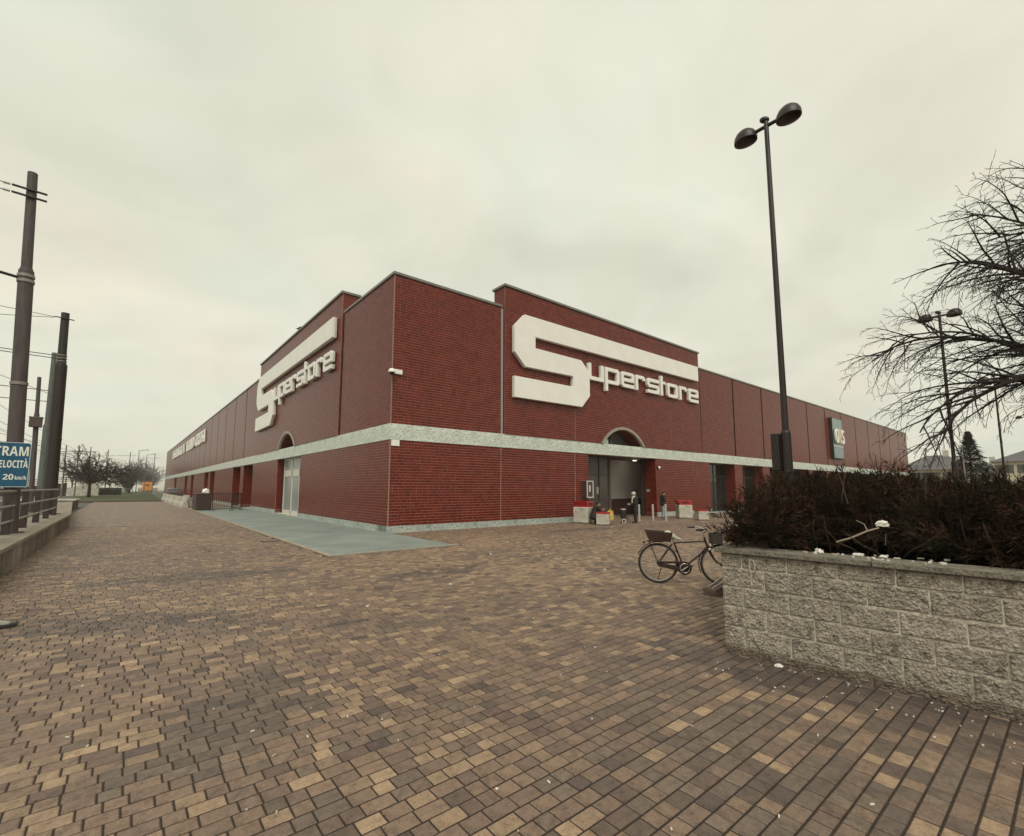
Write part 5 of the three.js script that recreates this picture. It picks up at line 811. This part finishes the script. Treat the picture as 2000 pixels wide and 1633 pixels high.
// overhead wires
{
  const wire = (pts, label, r = 0.011) => { const b = new MB(); b.tube(pts, r, r, 4); return tag(b.build('overhead_wire', M.wire), label, 'wire', 'overhead tram wires'); };
  const tp = (t) => V(-9.62, 0.546, -0.1).lerp(V(-9.93, 9.55, -0.05), t), dp = (t) => V(-9.84, 0.546, -10.1).lerp(V(-9.98, 8.85, -10.06), t);
  wire(sag(tp(0.945).add(V(-0.48, 0, 0.12)), V(-20, 9.3, 3), 0.15), 'upper wire leaving the tall grey pole crossbar to the left');
  wire(sag(tp(0.925).add(V(-0.48, 0, 0.12)), V(-17, 6.6, 4), 0.1), 'lower wire leaving the tall grey pole crossbar to the left');
  wire(sag(tp(0.70).add(V(-1.6, 0.06, 0.3)), V(-18, 7.4, 2), 0.1), 'wire from the bracket arm of the tall grey pole', 0.014);
  wire(sag(dp(0.968).add(V(-0.3, 0, 0.16)), V(-24, 9.9, -9), 0.25), 'upper wire from the top of the dark pole');
  wire(sag(dp(0.965).add(V(-0.3, 0, 0.16)), V(-22, 6.8, -7), 0.25), 'slanting wire from the top of the dark pole');
  wire(sag(dp(0.78), V(-23, 7.6, -9), 0.2), 'stay wire from the clamps of the dark pole', 0.016);
  wire(sag(dp(0.765), V(-23, 7.2, -8.5), 0.12), 'second stay wire from the clamps of the dark pole', 0.016);
  wire(sag(V(-11.08, 6.9, -19.3), V(-25, 7.6, -18), 0.15), 'stay wire from the slimmer grey-green pole', 0.02);
  wire(sag(V(-11.08, 6.3, -19.3), V(-25, 6.6, -17), 0.15), 'lower stay wire from the slimmer grey-green pole', 0.02);
  wire(sag(V(-21, 8.9, 4), V(-11.05, 6.7, -19.3), 0.2), 'wire crossing behind the tall grey pole', 0.012);
  for (const [x, y, n] of [[-14.2, 5.9, 'nearest track'], [-15.2, 6.0, 'second track'], [-17.4, 6.0, 'third track'], [-14.2, 6.9, 'carrier cable of the nearest track'], [-17.4, 7.0, 'carrier cable of the far track']]) { const p = []; for (let k = 0; k <= 12; k++) { const z = 8 - k * 13; p.push(V(x + Math.pow(k / 12, 3) * 6, y + (k % 2 ? -0.06 : 0), z)); } wire(p, 'long contact wire receding over the ' + n, 0.016); }
  [[-16.539, 9.397, -103.644, 100, 'leftmost'], [-14.758, 9.512, -103.764, 112, 'second from left'], [-13.052, 9.321, -103.854, 125, 'third from left'], [-10.445, 8.971, -103.945, 138, 'fourth from left'], [-7.019, 8.641, -103.978, 150, 'fifth from left'], [-3.032, 8.625, -103.893, 165, 'nearest the store end']].forEach(([x, y, z, D, n], k) => {
    const f = D / 120, X = -7.572 + (x + 7.572) * f, Y = 1.65 + (y - 1.65) * f, Z = 16.02 + (z - 16.02) * f, G = thing('tram_mast', 'thin far tram mast beyond the lawn, ' + n, 'pole', [X, 0, Z], 0, 'far tram masts');
    mesh('mast', cylG(V(0, 0, 0), V(0, Y, 0), 0.11, 0.08, 8), mat([0.14, 0.125, 0.115], 0.7), G); mesh('arm', cylG(V(-2.6, Y - 1.0 - (k % 2) * 0.5, 0), V(k === 0 ? 3.6 : 1.2, Y - 0.9 - (k % 2) * 0.5, 0), 0.045, 0.04, 6), mat([0.14, 0.125, 0.115], 0.7), G);
  });
  wire(sag(V(-24, 9.5, -70), V(-8, 8.2, -135), 0.4), 'far upper wire above the umbrella tree', 0.03); wire(sag(V(-24, 7.9, -70), V(0, 7.0, -160), 0.5), 'far lower wire above the umbrella tree', 0.03); wire(sag(V(-26, 8.6, -80), V(2, 7.8, -170), 0.4), 'far middle wire reaching the store end', 0.03);
  for (const [x, z, h, n] of [[-5.18, -134, 10.8, 'left'], [-3.0, -154, 10.9, 'right']]) { const G = thing('road_lamp', n + ' of two far single-arm road lamps above the lorry', 'street lamp', [x, 0, z], 0, 'far road lamps'); mesh('pole', cylG(V(0, 0, 0), V(0, h, 0), 0.1, 0.07, 8), M.poleGreen, G); mesh('arm', cylG(V(0, h, 0), V(1.3, h + 0.25, 0), 0.06, 0.05, 8), M.poleGreen, G); mesh('lamp_head', (() => { const g = rboxG(0.8, 0.14, 0.3, 0.05); g.translate(1.6, h + 0.27, 0); return g; })(), M.poleGreen, G); }
}
// ------------------------------------------------------------------ barriers, gate and bin along the side wall
{
  const base = new THREE.Shape(); base.moveTo(-0.22, 0); base.lineTo(0.22, 0); base.lineTo(0.2, 0.25); base.lineTo(0.1, 0.5); base.lineTo(0.08, 0.83); base.lineTo(-0.08, 0.83); base.lineTo(-0.1, 0.5); base.lineTo(-0.2, 0.25); base.closePath();
  const g = new THREE.ExtrudeGeometry(base, { depth: 1.9, bevelEnabled: true, bevelSize: 0.012, bevelThickness: 0.012, bevelSegments: 1 }); metricUV(g); const cm = [M.concretePale, mat([0.5, 0.47, 0.4], 0.9, { map: T.concrete }), mat([0.56, 0.53, 0.46], 0.9, { map: T.concrete })];
  for (let k = 0; k < 13; k++) tag(mesh('concrete_barrier', g, cm[k % 3]), k === 0 ? 'pale concrete barrier nearest the dark bin beside the store' : k === 12 ? 'pale concrete barrier at the lawn end of the row' : ['second', 'third', 'fourth', 'fifth', 'sixth', 'seventh', 'eighth', 'ninth', 'tenth', 'eleventh', 'twelfth'][k - 1] + ' pale concrete barrier counted from the dark bin', 'barrier', 'concrete barriers in a row').position.set(-3.66 + (k % 2) * 0.02, 0, -31.2 - k * 2.0);
  const F = thing('slat_fence', 'pale slatted panel standing on the near barriers', 'fence');
  for (let k = 0; k < 16; k++) mesh('slat', boxG(-3.38, -3.35, 0.0, 0.98, -29.6 - k * 0.34, -29.43 - k * 0.34), k % 3 ? M.whiteSide : M.rail, F);
  mesh('rail', boxG(-3.345, -3.32, 0.8, 0.86, -34.9, -29.4), M.rail, F);
  const B = thing('waste_container', 'dark brown container at the end of the bar gate', 'bin', [-3.1, 0.022, -24.2]);
  mesh('body', (() => { const q = rboxG(0.95, 1.1, 2.3, 0.03); q.translate(0, 0.57, 0); return q; })(), mat([0.045, 0.025, 0.02], 0.6), B); mesh('lid', (() => { const q = rboxG(1.0, 0.06, 2.36, 0.02); q.translate(0, 1.15, 0); return q; })(), mat([0.06, 0.035, 0.028], 0.5), B);
  const P = tag(mesh('plastic_bag', (() => { const q = new THREE.IcosahedronGeometry(0.22, 3), p = q.attributes.position; for (let i = 0; i < p.count; i++) { const k = 1 + 0.5 * fbm(p.getX(i) * 6, p.getY(i) * 6, p.getZ(i) * 6, 2); p.setXYZ(i, p.getX(i) * k, Math.max(-0.12, p.getY(i) * k), p.getZ(i) * k); } q.computeVertexNormals(); return q; })(), M.white), 'white plastic bag on top of the dark container', 'bag'); P.position.set(-2.95, 1.32, -23.7);
  const G = thing('bar_gate', 'dark vertical bar gate across the apron by the store', 'gate');
  const seg = [[V(-2.6, 0.03, -22.75), V(-1.55, 0.03, -21.85)], [V(-1.55, 0.03, -21.85), V(-0.75, 0.03, -23.1)]];
  for (const [a, b] of seg) { const L = a.distanceTo(b), n = Math.round(L / 0.13); for (let k = 0; k <= n; k++) { const p = a.clone().lerp(b, k / n); mesh('bar', cylG(p.clone().add(V(0, 0.08, 0)), p.clone().add(V(0, 1.2, 0)), k % n ? 0.014 : 0.03, k % n ? 0.014 : 0.03, 8), M.poleDark, G); } for (const y of [0.1, 1.18]) mesh('rail', cylG(a.clone().add(V(0, y, 0)), b.clone().add(V(0, y, 0)), 0.025, 0.025, 8), M.poleDark, G); }
  for (const [x, z] of [[-2.6, -22.75], [-1.55, -21.85], [-0.75, -23.1]]) mesh('foot', boxG(x - 0.15, x + 0.15, 0.0, 0.06, z - 0.15, z + 0.15), M.poleDark, G);
  for (const [x, z, w, l, label] of [[-3.95, 0.15, 0.5, 0.5, 'dark square drain grate beside the apron corner'], [-4.75, -4, 0.45, 0.55, 'worn metal cover in the paving farther up the apron'], [-7.66, -9.6, 0.6, 0.6, 'pale metal cover in the far paving at left']]) { const D = thing('drain_cover', label, 'drain cover', [x, 0.003, z], 0, 'metal covers in the paving'); mesh('plate', boxG(-w / 2, w / 2, 0, 0.008, -l / 2, l / 2), x > -4 ? mat([0.035, 0.028, 0.024], 0.7) : mat([0.26, 0.23, 0.2], 0.5, { metalness: 0.4 }), D); for (let k = 0; k < 6; k++) mesh('bar', boxG(-w / 2 + 0.03, w / 2 - 0.03, 0.0085, 0.014, -l / 2 + 0.05 + k * (l - 0.1) / 5.5, -l / 2 + 0.08 + k * (l - 0.1) / 5.5), M.rail, D); }
}
// ------------------------------------------------------------------ vehicles far off
function vehicle(name, label, cat, pos, turn, prof, w, glass, paint, wheels, wr, extra) {
  const G = thing(name, label, cat, pos, turn), s = new THREE.Shape(prof.map(([a, b]) => new THREE.Vector2(a, b)));
  mesh('body', (() => { const g = new THREE.ExtrudeGeometry(s, { depth: w - 0.1, bevelEnabled: true, bevelSize: 0.04, bevelThickness: 0.05, bevelSegments: 3 }); g.translate(0, 0, -(w - 0.1) / 2); return g; })(), paint, G);
  for (const q of glass) { const gs = new THREE.Shape(q.map(([a, b]) => new THREE.Vector2(a, b))); mesh('window', (() => { const g = new THREE.ExtrudeGeometry(gs, { depth: w + 0.012, bevelEnabled: false }); g.translate(0, 0, -(w + 0.012) / 2); return g; })(), M.glassDark, G); }
  for (const x of wheels) for (const z of [-1, 1]) { const q = part('wheel', G); q.position.set(x, wr, z * (w / 2 - 0.1)); mesh('tyre', (() => { const g = new THREE.CylinderGeometry(wr, wr, 0.2, 20); g.rotateX(Math.PI / 2); return g; })(), M.tyre, q); mesh('rim', (() => { const g = new THREE.CylinderGeometry(wr * 0.6, wr * 0.6, 0.21, 16); g.rotateX(Math.PI / 2); return g; })(), M.steel, q); }
  extra?.(G); return G;
}
const carP = (L) => [[0, 0.3], [0.05, 0.75], [0.5, 0.85], [1.0, 1.35], [1.5, 1.45], [2.6, 1.42], [3.2, 0.95], [L - 0.1, 0.8], [L, 0.5], [L - 0.05, 0.28]], carG = [[[0.75, 0.9], [1.12, 1.3], [1.85, 1.36], [1.85, 0.9]], [[1.95, 0.9], [1.95, 1.36], [2.55, 1.34], [3.0, 0.95]]];
vehicle('parked_car', 'dark car with red tail behind the far barriers', 'car', [-1.2, 0, -76], Math.PI / 2, carP(4.1), 1.7, carG, mat([0.05, 0.045, 0.05], 0.3, { clearcoat: 0.7 }), [0.8, 3.3], 0.3, (G) => { for (const z of [-0.6, 0.6]) mesh('tail_light', boxG(-0.06, 0.02, 0.6, 0.78, z - 0.15, z + 0.15), M.red, G); });
vehicle('lorry', 'orange box lorry parked beyond the lawn', 'lorry', [-2.0, 0, -164], Math.PI / 2, [[0, 0.55], [0, 3.15], [4.4, 3.15], [4.4, 0.55]], 2.35, [], mat([0.62, 0.23, 0.045], 0.5), [0.9, 5.0], 0.42, (G) => {
  mesh('cab', (() => { const g = rboxG(1.6, 1.9, 2.1, 0.1, 3); g.translate(5.25, 1.4, 0); return g; })(), M.white, G); mesh('chassis', boxG(0.05, 5.6, 0.35, 0.54, -0.9, 0.9), M.black, G); mesh('rear_emblem', boxG(-0.06, -0.052, 1.9, 2.5, -0.5, 0.5), mat([0.25, 0.07, 0.02], 0.6), G); mesh('bumper', boxG(-0.1, 0.04, 0.4, 0.55, -1.1, 1.1), M.black, G); });
vehicle('delivery_van', 'white van parked left of the orange lorry', 'van', [-5.2, 0, -160], Math.PI / 2, [[0, 0.35], [0, 2.0], [3.2, 2.05], [4.1, 1.3], [4.8, 1.1], [4.9, 0.35]], 1.85, [[[3.0, 1.2], [3.0, 1.8], [3.3, 1.85], [3.85, 1.25]]], M.white, [0.9, 4.0], 0.33);
vehicle('parked_car', 'silver car parked right of the orange lorry', 'car', [1.2, 0, -158], Math.PI / 2, carP(4.1), 1.7, carG, mat([0.5, 0.49, 0.46], 0.3, { metalness: 0.3 }), [0.8, 3.3], 0.3);
vehicle('parked_car', 'white car glimpsed over the hedge before the far houses', 'car', [58, 0, 4.2], 1.2, carP(4.1).map(([a, b]) => [a, b * 1.15]), 1.7, carG, M.white, [0.8, 3.3], 0.3);
// ------------------------------------------------------------------ ramp, hedge and wall behind the lawn
{
  const G = thing('ramp_wall', 'rising white concrete ramp with railing behind the umbrella tree', 'ramp'), b = new THREE.Shape(); b.moveTo(-15.6, 0); b.lineTo(-11.2, 0); b.lineTo(-11.2, 2.6); b.lineTo(-12.4, 2.6); b.lineTo(-15.6, 1.2); b.closePath();
  mesh('wall', (() => { const g = new THREE.ExtrudeGeometry(b, { depth: 0.5, bevelEnabled: false }); g.translate(0, 0, -99.5); return metricUV(g); })(), M.concretePale, G);
  for (let k = 0; k < 14; k++) mesh('fence_panel', boxG(-26.2 + k * 0.76, -25.5 + k * 0.76, 0, 1.0 + k * 0.1, -99.4, -99.3), M.barkFar, G);
  for (let k = 0; k < 9; k++) { const x = -25.5 + k * 1.62, y = 0.95 + (x + 26) * 0.125; mesh('post', boxG(x - 0.07, x + 0.07, y, y + 1.1, -98.9, -98.8), M.poleDark, G); }
  for (const h of [0.4, 0.75, 1.08]) mesh('rail', cylG(V(-26, 0.95 + h, -98.85), V(-12.3, 2.66 + h, -98.85), 0.05, 0.05, 6), M.poleDark, G);
  const q = thing('clipped_hedge', 'low dark clipped hedge right of the white ramp', 'hedge', [-9.8, 0, -104]), r = rng(17), bb = new MB();
  for (let k = 0; k < 2600; k++) { const x = (r() - 0.5) * 3.8, y = 0.1 + r() * 1.35, z = (r() - 0.5) * 1.4, a = r() * 6.28, e = r() * 3, s = 0.09; const u = V(Math.cos(a), Math.sin(e), Math.sin(a)).multiplyScalar(s), w = V(-Math.sin(a), Math.cos(e), Math.cos(a)).multiplyScalar(s * 0.6), p = V(x, y, z); bb.face([p.clone().sub(u), p.clone().add(w), p.clone().add(u), p.clone().sub(w)]); }
  const f = bb.build('foliage', mat([0.05, 0.045, 0.03], 0.9, { side: THREE.DoubleSide }), q, false); f.userData.kind = 'stuff'; for (const x of [-1, 0.8]) mesh('stem', cylG(V(x, 0, 0), V(x, 1, 0), 0.05), M.barkFar, q);
  const tb = thing('picnic_table', 'dark table-like stand on the lawn before the shrubby tree', 'table', [-7.3, 0.05, -112]); mesh('top', boxG(-1.3, 1.3, 1.15, 1.25, -0.4, 0.4), M.rail, tb); for (const x of [-1.2, 0, 1.2]) mesh('leg', boxG(x - 0.05, x + 0.05, 0, 1.15, -0.05, 0.05), M.barkFar, tb);
}
// ------------------------------------------------------------------ houses and conifer beyond the planter
function house(label, pos, turn, w, d, h, roofH, wallM, roofM, wins) {
  const G = thing('house', label, 'house', pos, turn, 'houses beyond the car park');
  mesh('wall', boxG(-w / 2, w / 2, 0, h, -d / 2, d / 2), wallM, G);
  const b = new MB(), e = 0.5, A = [V(-w / 2 - e, h, d / 2 + e), V(w / 2 + e, h, d / 2 + e), V(w / 2 + e, h, -d / 2 - e), V(-w / 2 - e, h, -d / 2 - e)], r0 = V(-w / 2 + d * 0.4, h + roofH, 0), r1 = V(w / 2 - d * 0.4, h + roofH, 0); b.face([A[0], A[1], r1, r0]); b.face([A[1], A[2], r1]); b.face([A[2], A[3], r0, r1]); b.face([A[3], A[0], r0]); b.face([A[3], A[2], A[1], A[0]]); const rf = b.build('roof', roofM, G, false);
  mesh('chimney', boxG(w * 0.1, w * 0.1 + 0.7, h + roofH * 0.5, h + roofH + 0.8, -0.3, 0.4), M.concretePale, rf);
  for (const [x, y, ww, hh] of wins) { const q = part('window', G); mesh('pane', boxG(x - ww / 2, x + ww / 2, y, y + hh, d / 2 - 0.05, d / 2 + 0.03), M.glassDark, q); for (const s of [-1, 1]) mesh('shutter', boxG(x + s * (ww / 2 + 0.32) - 0.3, x + s * (ww / 2 + 0.32) + 0.3, y, y + hh, d / 2 + 0.004, d / 2 + 0.06), mat([0.09, 0.1, 0.1], 0.7), q); mesh('sill', boxG(x - ww / 2 - 0.1, x + ww / 2 + 0.1, y - 0.12, y - 0.004, d / 2 + 0.004, d / 2 + 0.15), M.concretePale, q); }
}
const cream = mat([0.56, 0.50, 0.37], 0.9), roofG = mat([0.13, 0.125, 0.13], 0.8, { map: T.street });
house('grey roofed house left of the conifer with dark ground floor openings', [103, 0, 0.2], -Math.PI / 2, 9.0, 8, 4.95, 2.6, cream, roofG, [[-3.1, 2.2, 1.6, 2.3], [-0.6, 2.2, 1.6, 2.3], [2.6, 2.2, 1.7, 2.3]]);
house('cream house with shutters at the right edge behind the lamp posts', [104, 0, 10.6], -Math.PI / 2, 6.6, 8, 6.0, 1.9, cream, roofG, [[-2.2, 4.2, 0.8, 1.3], [0.2, 4.2, 0.8, 1.3], [2.4, 4.2, 0.8, 1.3], [-2.2, 1.2, 0.8, 1.5], [0.6, 1.2, 0.8, 1.5]]);
house('low grey roofed building between the conifer and the cream house', [112, 0, 5.2], -Math.PI / 2, 6.5, 8, 4.2, 2.4, mat([0.3, 0.3, 0.28], 0.9), roofG, [[-1.5, 1.8, 1, 1.4], [1.5, 1.8, 1, 1.4]]);
{
  const G = thing('conifer', 'dark pyramidal conifer between the far houses', 'tree', [62, 0, 8.7]), r = rng(91), b = new MB(); mesh('trunk', cylG(V(0, 0, 0), V(0, 7.2, 0), 0.2, 0.03, 8), M.bark, G);
  for (let k = 0; k < 7000; k++) { const t = Math.pow(r(), 1.3), tier = Math.floor(t * 13), y = 0.5 + t * 7.3, rad = 2.8 * (1 - t) * (0.72 + 0.34 * (1 - ((t * 13) % 1))) + 0.08, a = r() * 6.283, q = Math.sqrt(r()), lobes = 1 + 0.16 * Math.sin(a * 5 + tier * 2.1); const p = V(Math.cos(a) * rad * q * lobes, y - 0.22 * q * rad * 0.5, Math.sin(a) * rad * q * lobes), dir = V(Math.cos(a), -0.15 + 0.5 * (r() - 0.4), Math.sin(a)).normalize(), s = 0.16 + 0.1 * r(), sd = dir.clone().cross(V(r() - 0.5, 1, r() - 0.5)).normalize().multiplyScalar(s * 0.35); b.face([p.clone().addScaledVector(dir, -s), p.clone().add(sd), p.clone().addScaledVector(dir, s), p.clone().sub(sd)]); }
  const f = b.build('crown', mat([0.024, 0.022, 0.018], 0.9, { side: THREE.DoubleSide }), G, false);
  const up = thing('utility_pole', 'pale thin pole standing before the dark conifer', 'pole', [52, 0, 9.3]); mesh('shaft', cylG(V(0, 0, 0), V(0, 5.6, 0), 0.07, 0.05, 8), M.rail, up); mesh('cap', cylG(V(0, 5.6, 0), V(0, 5.68, 0), 0.09, 0.09, 8), M.rail, up);
  const cw = thing('parapet_wall', 'long low pale wall behind the planter hedge', 'wall', [60, 0, 12]); mesh('wall', boxG(-0.3, 0.3, 0, 2.5, -16, 10), M.concretePale, cw); mesh('cap', boxG(-0.4, 0.4, 2.5, 2.6, -16, 10), M.concretePale, cw);
}
scene.fog = new THREE.FogExp2(new THREE.Color().setRGB(0.74, 0.69, 0.56), 0.0006);
renderer.render(scene, camera);
